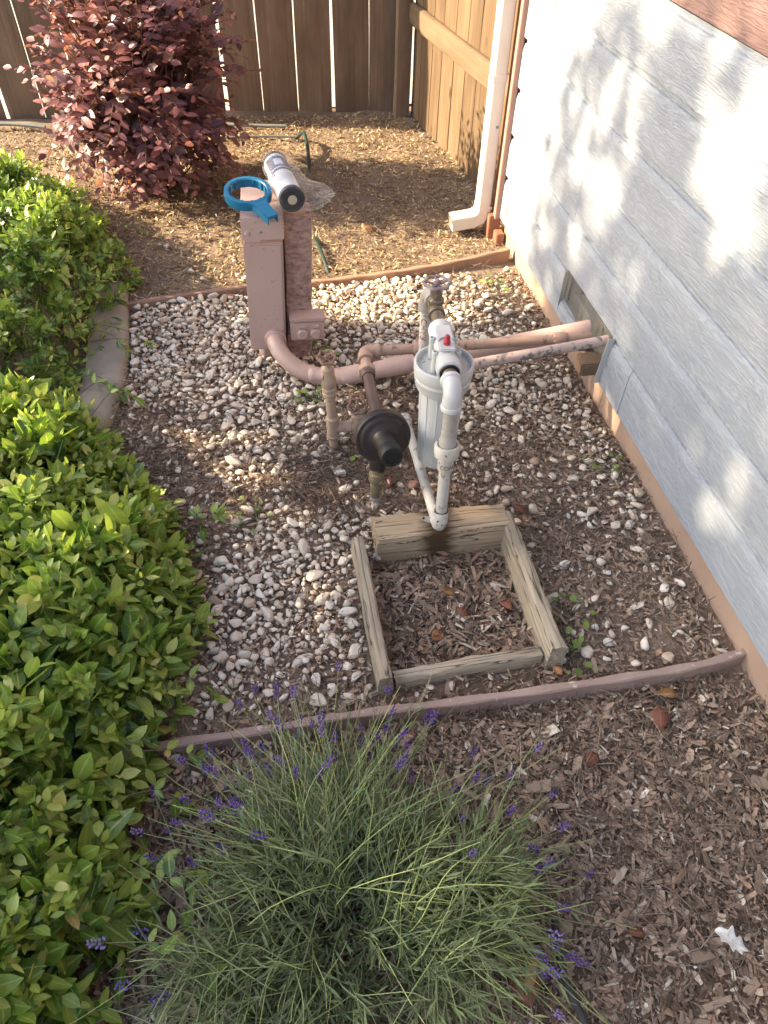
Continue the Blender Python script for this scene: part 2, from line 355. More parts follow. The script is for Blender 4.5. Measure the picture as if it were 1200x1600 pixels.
class MB:
    """Collects closed shapes and links them as ONE mesh object."""
    def __init__(s):
        s.v = []; s.f = []

    def add(s, V, F, mat=None):
        k = len(s.v)
        for p in V:
            p = Vector(p)
            s.v.append(tuple(mat @ p) if mat is not None else tuple(p))
        s.f += [tuple(i + k for i in f) for f in F]
        return s

    def box(s, c, size, mat=None):
        x, y, z = (d / 2 for d in size); cx, cy, cz = c
        V = [(cx + a * x, cy + b * y, cz + d * z) for a in (-1, 1) for b in (-1, 1) for d in (-1, 1)]
        F = [(0, 1, 3, 2), (4, 6, 7, 5), (0, 4, 5, 1), (2, 3, 7, 6), (0, 2, 6, 4), (1, 5, 7, 3)]
        return s.add(V, F, mat)

    def tube(s, path, r, n=14, cap=True):
        P = [Vector(p) for p in path]
        rs = list(r) if hasattr(r, '__len__') else [r] * len(P)
        T = []
        for i in range(len(P)):
            a = P[min(i + 1, len(P) - 1)] - P[i]; b = P[i] - P[max(i - 1, 0)]
            t = a.normalized() + b.normalized() if a.length > 1e-9 and b.length > 1e-9 else (a if a.length > 1e-9 else b)
            T.append(t.normalized() if t.length > 1e-9 else (T[-1] if T else Vector((0, 0, 1))))
        up = Vector((0, 0, 1)) if abs(T[0].z) < 0.9 else Vector((1, 0, 0))
        x = (up - T[0] * up.dot(T[0])).normalized()
        V, F = [], []
        for i, (p, t, rr) in enumerate(zip(P, T, rs)):
            x = (x - t * x.dot(t)).normalized(); y = t.cross(x)
            for k in range(n):
                a = 2 * math.pi * k / n
                V.append(p + (x * math.cos(a) + y * math.sin(a)) * rr)
        for i in range(len(P) - 1):
            for k in range(n):
                F.append((i * n + k, i * n + (k + 1) % n, (i + 1) * n + (k + 1) % n, (i + 1) * n + k))
        if cap:
            F.append(tuple(reversed(range(n)))); F.append(tuple((len(P) - 1) * n + k for k in range(n)))
        return s.add(V, F)

    def lathe(s, prof, base, axis, n=28, cap=True):
        """prof: (radius, distance along the axis) pairs."""
        a = Vector(axis).normalized(); b = Vector(base)
        return s.tube_raw([(b + a * d, rr) for rr, d in prof], a, n, cap)

    def tube_raw(s, rings, a, n, cap):
        up = Vector((0, 0, 1)) if abs(a.z) < 0.9 else Vector((1, 0, 0))
        x = (up - a * up.dot(a)).normalized(); y = a.cross(x)
        V, F = [], []
        for p, rr in rings:
            for k in range(n):
                t = 2 * math.pi * k / n
                V.append(p + (x * math.cos(t) + y * math.sin(t)) * rr)
        m = len(rings)
        for i in range(m - 1):
            for k in range(n):
                F.append((i * n + k, i * n + (k + 1) % n, (i + 1) * n + (k + 1) % n, (i + 1) * n + k))
        if cap:
            F.append(tuple(reversed(range(n)))); F.append(tuple((m - 1) * n + k for k in range(n)))
        return s.add(V, F)

    def prism(s, outline, h, mat=None):
        """Extrudes a flat outline (x, y) from z = 0 to z = h."""
        n = len(outline)
        V = [(x, y, 0) for x, y in outline] + [(x, y, h) for x, y in outline]
        F = [tuple(reversed(range(n))), tuple(range(n, 2 * n))] + [(i, (i + 1) % n, n + (i + 1) % n, n + i) for i in range(n)]
        return s.add(V, F, mat)

    def build(s, name, mat, parent=None, bevel=0.0, smooth=35, seg=2, loc=None):
        me = bpy.data.meshes.new(name)
        V = s.v
        if loc is not None:
            V = [(a - loc[0], b - loc[1], c - loc[2]) for a, b, c in V]
        me.from_pydata(V, [], s.f)
        bm = bmesh.new(); bm.from_mesh(me)
        bmesh.ops.recalc_face_normals(bm, faces=bm.faces)
        if bevel > 0:
            es = [e for e in bm.edges if len(e.link_faces) == 2 and e.calc_face_angle() > RAD(40)]
            bmesh.ops.bevel(bm, geom=es, offset=bevel, segments=seg, affect='EDGES', clamp_overlap=True)
        bm.to_mesh(me); bm.free()
        me.materials.append(mat)
        if smooth:
            me.shade_smooth(); me.set_sharp_from_angle(angle=RAD(smooth))
        o = bpy.data.objects.new(name, me); COL.objects.link(o)
        if loc is not None: o.location = loc
        if parent is not None: o.parent = parent
        return o


def rot_x(axis_from_x):
    """Matrix that turns local +X to the given direction (Z kept up)."""
    x = Vector(axis_from_x).normalized(); up = Vector((0, 0, 1))
    y = up.cross(x)
    y = y.normalized() if y.length > 1e-6 else Vector((0, 1, 0))
    z = x.cross(y)
    return Matrix((x, y, z)).transposed()


def vnoise(x, y, seed=0):
    """Smooth lattice noise in 0..1."""
    g = np.random.default_rng(seed).random((64, 64))
    xi = np.floor(x).astype(int); yi = np.floor(y).astype(int); fx = x - xi; fy = y - yi
    fx = fx * fx * (3 - 2 * fx); fy = fy * fy * (3 - 2 * fy)
    a = g[xi % 64, yi % 64]; b = g[(xi + 1) % 64, yi % 64]; c = g[xi % 64, (yi + 1) % 64]; d = g[(xi + 1) % 64, (yi + 1) % 64]
    return (a * (1 - fx) + b * fx) * (1 - fy) + (c * (1 - fx) + d * fx) * fy


def rough_board(name, L, Wd, Tk, mat, parent=None, seed=0, amp=0.0025, nx=24, bevel=0.004, ends=0.006):
    """A sawn board: local X along its length, worn edges and a slightly uneven face. Origin at the centre."""
    r = np.random.default_rng(seed)
    ny, nz = 4, 3
    bm = bmesh.new()
    bmesh.ops.create_cube(bm, size=1)
    for ax, n in ((0, nx), (1, ny), (2, nz)):
        for k in range(1, n):
            co = Vector((0, 0, 0)); co[ax] = -0.5 + k / n
            no = Vector((0, 0, 0)); no[ax] = 1
            bmesh.ops.bisect_plane(bm, geom=bm.verts[:] + bm.edges[:] + bm.faces[:], plane_co=co, plane_no=no)
    ph = r.random(8) * 6.28
    for v in bm.verts:
        x, y, z = v.co
        ex = abs(abs(y) - 0.5) < 1e-4 and abs(abs(z) - 0.5) < 1e-4
        q = 1.0
        nn = math.sin(x * 9 + ph[0] + y * 3) * 0.5 + math.sin(x * 23 + ph[1] + z * 5) * 0.3 + math.sin(x * 51 + ph[2] + y * 9) * 0.2
        dy = amp * nn * (2 * y); dz = amp * (nn * 0.7 + 0.5 * math.sin(y * 7 + x * 14 + ph[3])) * (2 * z)
        if ex:
            k = bevel * (0.7 + 0.6 * r.random()); dy -= math.copysign(k, y); dz -= math.copysign(k, z)
        dx = 0
        if abs(abs(x) - 0.5) < 1e-4:
            dx = (r.random() - 0.5) * ends
        v.co = Vector((x * L + dx, y * Wd + dy, z * Tk + dz))
    me = bpy.data.meshes.new(name); bm.to_mesh(me); bm.free()
    me.materials.append(mat); me.shade_smooth(); me.set_sharp_from_angle(angle=RAD(38))
    o = bpy.data.objects.new(name, me); COL.objects.link(o)
    if parent is not None: o.parent = parent
    return o


# ---- many small pieces at once: prototypes copied by numpy into one mesh
class Proto:
    def __init__(s, V, F, across=None):
        s.V = np.asarray(V, float)
        s.loops = np.array([i for f in F for i in f], int); s.tot = np.array([len(f) for f in F], int)
        s.across = np.zeros(len(s.V)) if across is None else np.asarray(across, float)


def frames(axis, nrm):
    a = axis / np.linalg.norm(axis, axis=1, keepdims=True)
    x = np.cross(a, nrm); l = np.linalg.norm(x, axis=1, keepdims=True)
    bad = l[:, 0] < 1e-5
    if bad.any():
        x[bad] = np.cross(a[bad], [1.0, 0.3, 0.2]); l = np.linalg.norm(x, axis=1, keepdims=True)
    x /= l
    z = np.cross(x, a)
    return np.stack([x, a, z], axis=2)        # columns: across, along, normal


def mesh_from(name, V, loops, tot, mat, tint, across, smooth=True):
    me = bpy.data.meshes.new(name)
    me.vertices.add(len(V)); me.vertices.foreach_set('co', np.ascontiguousarray(V, dtype=np.float32).ravel())
    me.loops.add(len(loops)); me.loops.foreach_set('vertex_index', loops.astype(np.int32))
    me.polygons.add(len(tot)); st = np.concatenate([[0], np.cumsum(tot)[:-1]])
    me.polygons.foreach_set('loop_start', st.astype(np.int32))
    me.update(calc_edges=True); me.validate()
    for nm, val in (('tint', tint), ('across', across)):
        at = me.attributes.new(nm, 'FLOAT', 'POINT'); at.data.foreach_set('value', val.astype(np.float32))
    me.materials.append(mat)
    if smooth: me.shade_smooth()
    else: me.shade_flat()
    return me


def scatter(name, protos, idx, Ms, T, tint, mat, parent=None, kind='stuff', smooth=True, label=None, cat=None):
    VV, LL, TT, TI, AC, off = [], [], [], [], [], 0
    for k, p in enumerate(protos):
        s = np.where(idx == k)[0]
        if not len(s): continue
        V = np.einsum('kij,nj->kni', Ms[s], p.V) + T[s][:, None, :]
        n = len(p.V)
        LL.append((p.loops[None, :] + (np.arange(len(s)) * n)[:, None] + off).ravel())
        TT.append(np.tile(p.tot, len(s))); VV.append(V.reshape(-1, 3))
        TI.append(np.repeat(tint[s], n)); AC.append(np.tile(p.across, len(s)))
        off += n * len(s)
    me = mesh_from(name, np.concatenate(VV), np.concatenate(LL), np.concatenate(TT), mat, np.concatenate(TI), np.concatenate(AC), smooth)
    o = bpy.data.objects.new(name, me); COL.objects.link(o)
    if parent is not None: o.parent = parent
    return tag(o, label, cat, None, kind)


def singles(name, protos, idx, Ms, T, tint, mat, parent=None, smooth=True, levels=10, **kw):
    """The same pieces as objects of their own; alike ones share their mesh."""
    cache, out = {}, []
    for k in range(len(T)):
        q = int(min(levels - 1, max(0, tint[k] * levels)))
        key = (int(idx[k]), q)
        if key not in cache:
            p = protos[idx[k]]; n = len(p.V)
            cache[key] = mesh_from(name, p.V, p.loops, p.tot, mat, np.full(n, (q + 0.5) / levels), p.across, smooth)
        o = bpy.data.objects.new(name, cache[key]); COL.objects.link(o)
        m = np.eye(4); m[:3, :3] = Ms[k]; m[:3, 3] = T[k]
        if parent is not None:
            o.parent = parent
            m[:3, 3] -= np.array(parent.location)
        o.matrix_basis = Matrix(m.tolist())
        out.append(o)
    return out


def leaf_proto(width=0.5, fold=0.18, droop=0.15, tip=1.0, rows=5, twist=0.0):
    V, F, A = [], [], []
    ts = np.linspace(0, 1, rows)
    for t in ts:
        w = width * 0.5 * (math.sin(math.pi * min(1, t ** 0.85)) ** (0.75 * tip)) if 0 < t < 1 else 0.004
        z = -droop * t * t + 0.12 * t
        tw = twist * t
        for a in (-1, 0, 1):
            V.append((a * w * math.cos(tw), t, z + abs(a) * w * fold + a * w * math.sin(tw))); A.append(a)
    for i in range(rows - 1):
        for j in range(2):
            F.append((i * 3 + j, i * 3 + j + 1, i * 3 + j + 4, i * 3 + j + 3))
    return Proto(V, F, A)


def stone_proto(seed, sub=2, flat=0.75):
    r = np.random.default_rng(seed)
    bm = bmesh.new(); bmesh.ops.create_icosphere(bm, subdivisions=sub, radius=1.0)
    V = np.array([v.co[:] for v in bm.verts]); F = [tuple(v.index for v in f.verts) for f in bm.faces]; bm.free()
    for _ in range(13):
        n = r.normal(size=3); n /= np.linalg.norm(n); d = r.uniform(0.42, 0.88)
        h = V @ n; over = h > d
        V[over] -= np.outer((h[over] - d) * 0.95, n)
    V *= np.array([r.uniform(0.9, 1.5), r.uniform(0.7, 1.05), flat * r.uniform(0.8, 1.1)])
    return Proto(V, F)


def chip_proto(seed):
    r = np.random.default_rng(seed)
    V = []
    for x, s in ((-0.5, r.uniform(0.4, 0.9)), (0.1 * r.normal(), 1.0), (0.5, r.uniform(0.25, 0.9))):
        b = 0.18 * r.normal() * abs(x)
        for y in (-0.5, 0.5):
            for z in (-0.5, 0.5):
                V.append((x + 0.07 * r.normal(), y * s + 0.1 * r.normal(), z * (0.6 + 0.6 * r.random()) + b * 2))
    F = []
    for i in (0, 1):
        a, c = i * 4, i * 4 + 4
        F += [(a, a + 1, c + 1, c), (a + 2, c + 2, c + 3, a + 3), (a, c, c + 2, a + 2), (a + 1, a + 3, c + 3, c + 1)]
    F += [(0, 2, 3, 1), (8, 9, 11, 10)]
    return Proto(V, F)


# ================================================================ THE SETTING
def zone_front(x, y):
    return y < 0.755


def gz(x, y):
    """Ground height."""
    x = np.asarray(x, float); y = np.asarray(y, float)
    z = 0.016 * (vnoise(x * 3.1 + 20, y * 3.1 + 20, 1) - 0.5) + 0.012 * (vnoise(x * 9 + 50, y * 9 + 50, 2) - 0.5)
    front = 1 / (1 + np.exp((y - 0.755) / 0.012))
    z = z - 0.022 * front
    inside = (x > 0.19) & (x < 0.54) & (y > 0.84) & (y < 1.19)
    z = z - 0.02 * inside
    return z


def sheet(name, x0, x1, y0, y1, step, z_of, mat, kind='structure', label=None):
    nx = max(2, int((x1 - x0) / step) + 1); ny = max(2, int((y1 - y0) / step) + 1)
    X, Y = np.meshgrid(np.linspace(x0, x1, nx), np.linspace(y0, y1, ny), indexing='ij')
    V = np.stack([X, Y, z_of(X, Y)], -1).reshape(-1, 3)
    i = np.arange((nx - 1) * (ny - 1)); a = (i // (ny - 1)) * ny + i % (ny - 1)
    F = np.stack([a, a + ny, a + ny + 1, a + 1], 1)
    me = mesh_from(name, V, F.ravel(), np.full(len(F), 4), mat, vnoise(X * 7 + 9, Y * 7 + 9, 5).ravel(), np.zeros(len(V)))
    o = bpy.data.objects.new(name, me); COL.objects.link(o)
    return tag(o, label, None, None, kind)


sheet('ground', -60, 60, -60, 60, 10, lambda x, y: np.full_like(x, -0.09), M['soil'], label='bare brown earth of the yard')
bed = sheet('soil_bed', -2.6, 1.35, -0.6, 4.62, 0.03, gz, M['soil'], label='dark brown planting bed soil')
sheet('added_pale_sheet', -6, 6, 4.66, 8.5, 0.5, lambda x, y: np.full_like(x, -0.01), M['concrete'], label='pale sheet added beyond the fence to brighten its gaps')  # added surface, pale so that the fence gaps come out bright

# ---- house on the right
WX = 1.003
house = empty('house', 'pale grey house side of wide lap siding above a tan foundation', 'house', (WX, 2.9, 0))
H0 = Vector((WX, 2.9, 0))


def hp(mb, name, mat, **k):
    o = mb.build(name, mat, None, **k)
    o.parent = house; o.location = Vector(o.location) - H0
    return o


def siding_board(y0, y1, z0, h, mat, seed=0):
    """One lap board; local X runs along the wall, local Y faces the house, local Z is up."""
    L = y1 - y0
    prof = [(-0.005, 0.0045), (-0.0085, 0.0065), (-0.0092, 0.010), (-0.0084, h - 0.036), (-0.0078, h - 0.033), (-0.0030, h - 0.0125), (0.0030, h - 0.011), (0.0030, h + 0.003), (0.014, h + 0.003), (0.014, 0.0045)]
    n = len(prof); V = []; F = []
    xs = np.linspace(-L / 2, L / 2, 9)
    for i, x in enumerate(xs):
        wob = 0.0009 * math.sin(3.1 * x + seed * 1.7)
        for (d, z) in prof:
            V.append((x, d + wob, z + 0.6 * wob))
    for i in range(len(xs) - 1):
        for k in range(n):
            F.append((i * n + k, i * n + (k + 1) % n, (i + 1) * n + (k + 1) % n, (i + 1) * n + k))
    F += [tuple(range(n)), tuple(reversed([(len(xs) - 1) * n + k for k in range(n)]))]
    o = MB().add(V, F).build('siding_board', mat, house, smooth=6)
    o.matrix_basis = Matrix.Translation(Vector((WX + 0.004, (y0 + y1) / 2, z0)) - H0) @ Matrix(((0, 1, 0, 0), (-1, 0, 0, 0), (0, 0, 1, 0), (0, 0, 0, 1)))
    return o


rows = [0.103, 0.281, 0.439, 0.603, 0.765, 0.923, 1.081, 1.245, 1.41, 1.575, 1.74, 1.905, 2.07, 2.235, 2.40, 2.565]
VY0, VY1, VZ1 = 1.725, 2.135, 0.279
joints = [1.55, 0.35, 2.15, 0.9, -0.4, 1.0, 0.0, 2.0, 0.5, 1.4, 0.2, 2.2, 0.6, 1.2, 0.1, 1.0]
for i, z0 in enumerate(rows[:-1]):
    h = rows[i + 1] - z0 - 0.002
    mat = M['siding'] if z0 < 1.08 else M['siding_pink']
    if i == 0:
        spans = [(-2.6, 1.566), (1.568, VY0 - 0.006), (VY1, 2.885)]
    else:
        spans = [(-2.6, joints[i]), (joints[i] + 0.0025, 2.885)]
    for (a, b) in spans:
        siding_board(a, b, z0, h, mat, seed=i * 3.3 + a)
siding_board(1.90, VY1 - 0.001, 0.103, 0.066, M['siding'], seed=3)
hp(MB().box((1.125, (-2.6 + VY0) / 2, 0.02), (0.2, VY0 + 2.6, 0.5)).box((1.125, (VY1 + 2.88) / 2, 0.02), (0.2, 2.88 - VY1, 0.5)).box((1.126, (VY0 + VY1) / 2, -0.06), (0.198, VY1 - VY0, 0.34)), 'foundation', M['foundation'], bevel=0.003)
hp(MB().box((3.55, 0.14, 1.45), (5.0, 5.48, 2.34)), 'wall_core', M['siding'])
hp(MB().add([(0.6, -3.0, 2.60), (0.6, 3.3, 2.60), (3.5, 3.3, 3.9), (3.5, -3.0, 3.9), (6.5, 3.3, 2.60), (6.5, -3.0, 2.60),
             (0.6, -3.0, 2.72), (0.6, 3.3, 2.72), (3.5, 3.3, 4.02), (3.5, -3.0, 4.02), (6.5, 3.3, 2.72), (6.5, -3.0, 2.72)],
            [(0, 1, 2, 3), (3, 2, 4, 5), (6, 9, 8, 7), (9, 11, 10, 8), (0, 6, 7, 1), (5, 4, 10, 11), (0, 3, 9, 6), (3, 5, 11, 9), (1, 7, 8, 2), (2, 8, 10, 4)]), 'roof', M['roof'], smooth=0)
# crawl-space vent with its bent screen
vent = hp(MB().box((1.022, (VY0 + VY1) / 2, VZ1 + 0.003), (0.024, VY1 - VY0 + 0.02, 0.006)).box((1.020, VY1 - 0.003, 0.225), (0.004, 0.006, 0.104))
          .box((1.022, VY0 + 0.004, 0.2), (0.025, 0.008, 0.156)), 'crawl_space_vent', M['grey_paint'])
V0 = Vector(vent.location) + H0


def vp(mb, name, mat, **k):
    o = mb.build(name, mat, None, **k); o.parent = vent; return o


vp(MB().box((1.20, 1.93, 0.19), (0.02, 0.41, 0.19)), 'back_panel', M['inside']).location = -V0
vp(MB().box((1.085, 1.985, 0.150), (0.075, 0.285, 0.07)).box((1.105, 2.0, 0.196), (0.035, 0.25, 0.022)), 'sill_board', M['white'], bevel=0.003).location = -V0
sc = MB()
for k in range(52):
    y = VY0 + 0.004 + k * (VY1 - VY0 - 0.008) / 51
    sc.box((1.0005 + 0.003 * math.sin(k * 0.35), y, 0.2275), (0.0012, 0.0012, 0.107))
for k in range(19):
    z = 0.178 + k * 0.0057
    for j in range(13):
        y = VY0 + (j + 0.5) * (VY1 - VY0) / 13
        sc.box((1.0005 + 0.003 * math.sin((j + 0.5) * 4.0 * 0.35), y, z), (0.0013, (VY1 - VY0) / 13, 0.0013))
s_ = sc.build('wire_screen', M['screen'], vent, smooth=0); s_.location = -V0; s_['kind'] = 'stuff'
fl = MB().box((0, 0, 0), (0.022, 0.003, 0.175)).box((0.012, 0.006, 0.0), (0.003, 0.014, 0.172))
f_ = fl.build('metal_flange', M['white'], vent, bevel=0.0008)
f_.matrix_basis = Matrix.Translation(Vector((0.993, 1.718, 0.196)) - V0) @ Matrix.Rotation(RAD(6), 4, 'X')
# corner trim at the far end of the wall and its brown foot
hp(MB().box((0.990, 2.902, 1.33), (0.022, 0.03, 2.46)), 'corner_trim', M['trim_pink'], bevel=0.002)
hp(MB().box((1.035, 2.95, 1.33), (0.1, 0.025, 2.46)), 'corner_trim', M['trim_brown'], bevel=0.002)
hp(MB().box((0.985, 2.93, 0.055), (0.05, 0.06, 0.11)).box((1.0, 2.87, 0.03), (0.035, 0.055, 0.05)), 'trim_foot', M['trim_brown'], bevel=0.003)

# brown timber block wedged below the pipes
wb = MB().box((0, 0, 0), (0.095, 0.07, 0.045)).build('wood_block', M['wood_block'], None, bevel=0.004)
wb.location = (0.985, 1.762, 0.158); wb.rotation_euler = (0, RAD(-5), RAD(-8))
tag(wb, 'short brown timber block wedged under the pipes at the crawl space vent', 'wood block')

# ---- downspout
ds = empty('downspout', 'cream rectangular downspout with kick-out elbow at the house corner', 'downspout', (0.945, 2.975, 0))
d0 = Vector((0.945, 2.975, 0))


def profile_tube(path, w, d, side):
    """Rectangular tube along a path (x,z in the plane Y = const)."""
    V, F = [], []
    n = len(path)
    for i, (x, z) in enumerate(path):
        a = path[min(i + 1, n - 1)]; b = path[max(i - 1, 0)]
        t = Vector((a[0] - b[0], 0, a[1] - b[1])).normalized(); nx = Vector((t.z, 0, -t.x))
        for s, q in ((-1, -1), (1, -1), (1, 1), (-1, 1)):
            V.append(Vector((x, 0, z)) + nx * (s * w / 2) + Vector((0, q * d / 2, 0)))
    for i in range(n - 1):
        for k in range(4):
            F.append((i * 4 + k, i * 4 + (k + 1) % 4, i * 4 + 4 + (k + 1) % 4, i * 4 + 4 + k))
    return V, F


V, F = profile_tube([(0, 2.55), (0, 1.2), (0, 0.115)], 0.052, 0.066, 0)
o = MB().add(V, F).build('pipe', M['spout'], ds, bevel=0.004)
V, F = profile_tube([(0.002, 0.135), (0.0, 0.105), (-0.014, 0.082), (-0.04, 0.07), (-0.135, 0.058)], 0.058, 0.072, 0)
o = MB().add(V, F).build('elbow', M['spout'], ds, bevel=0.004)
MB().box((0.0, -0.0345, 0.62), (0.056, 0.003, 0.03)).box((0.027, 0, 0.62), (0.003, 0.07, 0.03)).build('strap', M['spout'], ds, bevel=0.001)
MB().lathe([(0.006, 0), (0.006, 0.002), (0.003, 0.004)], (0.012, -0.0335, 0.45), (0, -1, 0), 10).build('screw', M['tube_grey'], ds)

# ---- fences: every board its own object
bf = empty('back_fence', 'dark brown board fence with bright gaps between its boards behind the bush', 'fence', (0, 4.55, 0))
FH = 1.85


def fence_board(x, wid, parent, mat, seed, thick=0.018, h=FH, z0=-0.03):
    o = rough_board('fence_board', h, wid, thick, mat, parent, seed, amp=0.0012, nx=10, bevel=0.002, ends=0.004)
    o.matrix_basis = Matrix.Translation((x[0], x[1], z0 + h / 2)) @ x[2] @ Matrix.Rotation(-math.pi / 2, 4, 'Y')
    return o


gaps = [-1.75, -1.545, -1.34, -1.14, -0.935, -0.73, -0.53, -0.327, -0.124, 0.078, 0.282, 0.482, 0.686, 0.885]
for k in range(len(gaps) - 1):
    g = [0.010, 0.008, 0.012, 0.009, 0.010, 0.008, 0.011, 0.009, 0.013, 0.009, 0.008, 0.011, 0.005, 0.002][k]
    a, b = gaps[k] + g / 2, gaps[k + 1] - [0.008, 0.012, 0.009, 0.010, 0.008, 0.011, 0.009, 0.013, 0.009, 0.008, 0.011, 0.005, 0.002, 0.002][k] / 2
    y = 0.03 - 0.05 * (gaps[k] - 0.1)                      # the fence runs slightly askew
    fence_board(((a + b) / 2, y, Matrix.Rotation(RAD(87), 4, 'Z') @ Matrix.Rotation(RAD(0.3 * math.sin(k * 2.1)), 4, 'X')), b - a, bf, M['fence_dark'], 100 + k)
for z in (1.0, 1.65):
    o = rough_board('fence_rail', 2.8, 0.085, 0.035, M['fence_dark'], bf, 140 + int(z), nx=8)
    o.matrix_basis = Matrix.Translation((-0.43, 0.087, z)) @ Matrix.Rotation(RAD(-3), 4, 'Z') @ Matrix.Rotation(RAD(90), 4, 'X')

sf = empty('side_fence', 'sunlit tan board fence with one sloping rail behind the downspout', 'fence', (0.95, 4.0, 0))
p0, p1 = Vector((0.925, 4.46, 0)), Vector((1.13, 3.0, 0))
dirv = (p1 - p0).normalized(); ang = math.atan2(dirv.y, dirv.x)
q = 0.0; k = 0
while q < (p1 - p0).length - 0.05:
    wbd = [0.125, 0.17, 0.135, 0.16, 0.15, 0.14, 0.16, 0.14, 0.15][k % 9]
    c = p0 + dirv * (q + wbd / 2) - Vector((0.95, 4.0, 0))
    fence_board((c.x, c.y, Matrix.Rotation(ang - math.pi / 2, 4, 'Z')), wbd - 0.005, sf, M['fence'], 200 + k, z0=0.0)
    q += wbd; k += 1
for z, tilt in ((0.50, 0.0), (1.65, 0.0)):
    L = (p1 - p0).length
    o = rough_board('fence_rail', L - 0.03, 0.10, 0.04, M['rail'], sf, 240 + int(z), nx=10)
    c = (p0 + p1) / 2 - Vector((0.95, 4.0, 0)) + Vector((dirv.y, -dirv.x, 0)) * 0.031
    o.matrix_basis = Matrix.Translation((c.x, c.y, z)) @ Matrix.Rotation(ang, 4, 'Z') @ Matrix.Rotation(RAD(90), 4, 'X')
o = rough_board('fence_post', 1.9, 0.085, 0.085, M['fence_dark'], sf, 260, nx=8)
o.matrix_basis = Matrix.Translation((0.86 - 0.95, 4.455 - 4.0, 0.92)) @ Matrix.Rotation(-math.pi / 2, 4, 'Y')

# ---- kerb, edging
kerb_pts_in = [(-0.545, 2.70), (-0.522, 2.48), (-0.505, 2.22), (-0.506, 2.03), (-0.507, 2.028), (-0.525, 1.88), (-0.56, 1.72), (-0.60, 1.55)]
kerb = empty('concrete_kerb', 'buff concrete mowing kerb curving between hedge and white gravel', 'kerb', (-0.55, 2.2, 0))


def kerb_block(pts, parent, seed):
    V, F = [], []
    prof = [(0.0, -0.05), (0.004, 0.022), (0.012, 0.034), (0.03, 0.040), (0.10, 0.040), (0.132, 0.036), (0.14, 0.022), (0.14, -0.05)]
    n = len(prof)
    for i, p in enumerate(pts):
        a = Vector(pts[min(i + 1, len(pts) - 1)]); b = Vector(pts[max(i - 1, 0)])
        t = (a - b).normalized(); nn = Vector((t.y, -t.x))       # to the left of the run (towards -X)
        if nn.x > 0: nn = -nn
        for k, (d, z) in enumerate(prof):
            j = 0.003 * math.sin(i * 2.3 + k * 1.7 + seed)
            V.append((p[0] + nn.x * (d + j) + 0.55, p[1] + nn.y * d - 2.2, z + j * 0.6))
    for i in range(len(pts) - 1):
        for k in range(n - 1):
            F.append((i * n + k, i * n + k + 1, (i + 1) * n + k + 1, (i + 1) * n + k))
    F += [tuple(range(n)), tuple(reversed([(len(pts) - 1) * n + k for k in range(n)]))]
    return MB().add(V, F).build('kerb_block', M['kerb'], parent, smooth=40)


def resample(pts, n):
    P = np.array(pts, float); d = np.concatenate([[0], np.cumsum(np.linalg.norm(np.diff(P, axis=0), axis=1))])
    s = np.linspace(0, d[-1], n)
    return np.stack([np.interp(s, d, P[:, k]) for k in range(P.shape[1])], 1)


def smooth_path(pts, n=40):
    P = np.array(pts, float); m = len(P)
    t = np.linspace(0, m - 1, n); out = []
    for u in t:
        i = min(int(u), m - 2); f = u - i
        p0, p1, p2, p3 = P[max(i - 1, 0)], P[i], P[i + 1], P[min(i + 2, m - 1)]
        out.append(0.5 * ((2 * p1) + (-p0 + p2) * f + (2 * p0 - 5 * p1 + 4 * p2 - p3) * f * f + (-p0 + 3 * p1 - 3 * p2 + p3) * f ** 3))
    return np.array(out)


kp = smooth_path(kerb_pts_in[:3] + [(-0.507, 2.03), (-0.525, 1.88), (-0.57, 1.72), (-0.64, 1.56)], 40)
for a, b in ((0, 11), (11, 21), (21, 40)):
    seg = kp[a:b + 1].copy()
    seg[0] += (seg[1] - seg[0]) * 0.1
    kerb_block([tuple(p) for p in seg], kerb, a)


def edging(name, pts, h0, h1, th, mat, label, cat):
    P = smooth_path(pts, 48)
    o0 = Vector((P[0][0], P[0][1], 0))
    V, F = [], []
    prof = [(-th / 2, h0), (-th / 2, h1 - 0.003), (-th / 2 + 0.003, h1), (th / 2 - 0.003, h1), (th / 2, h1 - 0.003), (th / 2, h0)]
    n = len(prof)
    for i in range(len(P)):
        a = P[min(i + 1, len(P) - 1)]; b = P[max(i - 1, 0)]; t = (a - b)[:2]; t = t / np.linalg.norm(t); nn = (-t[1], t[0])
        for k, (d, z) in enumerate(prof):
            j = 0.0012 * math.sin(i * 1.3 + k)
            V.append((P[i][0] + nn[0] * (d + j) - o0.x, P[i][1] + nn[1] * (d + j) - o0.y, z + P[i][2] + j))
    for i in range(len(P) - 1):
        for k in range(n - 1):
            F.append((i * n + k, i * n + k + 1, (i + 1) * n + k + 1, (i + 1) * n + k))
    F += [tuple(range(n)), tuple(reversed([(len(P) - 1) * n + k for k in range(n)]))]
    o = MB().add(V, F).build(name, mat, None, smooth=30)
    o.location = o0
    return tag(o, label, cat)


edging('edging_board', [(-0.34, 0.752, -0.004), (-0.13, 0.752, -0.002), (0.09, 0.757, 0), (0.38, 0.752, 0), (0.69, 0.752, 0.002), (0.91, 0.757, 0.004), (1.09, 0.785, 0.006)],
       -0.06, 0.026, 0.020, M['edging'], 'reddish brown bender board edging curving behind the lavender', 'edging board')
edging('edging_board', [(-0.56, 2.53, 0.0), (-0.11, 2.60, 0), (0.19, 2.605, 0), (0.46, 2.625, 0.004), (0.73, 2.66, 0.012), (1.0, 2.72, 0.022)],
       -0.05, 0.034, 0.022, M['edging_back'], 'rust brown edging board behind the pink pedestal at the gravel end', 'edging board')

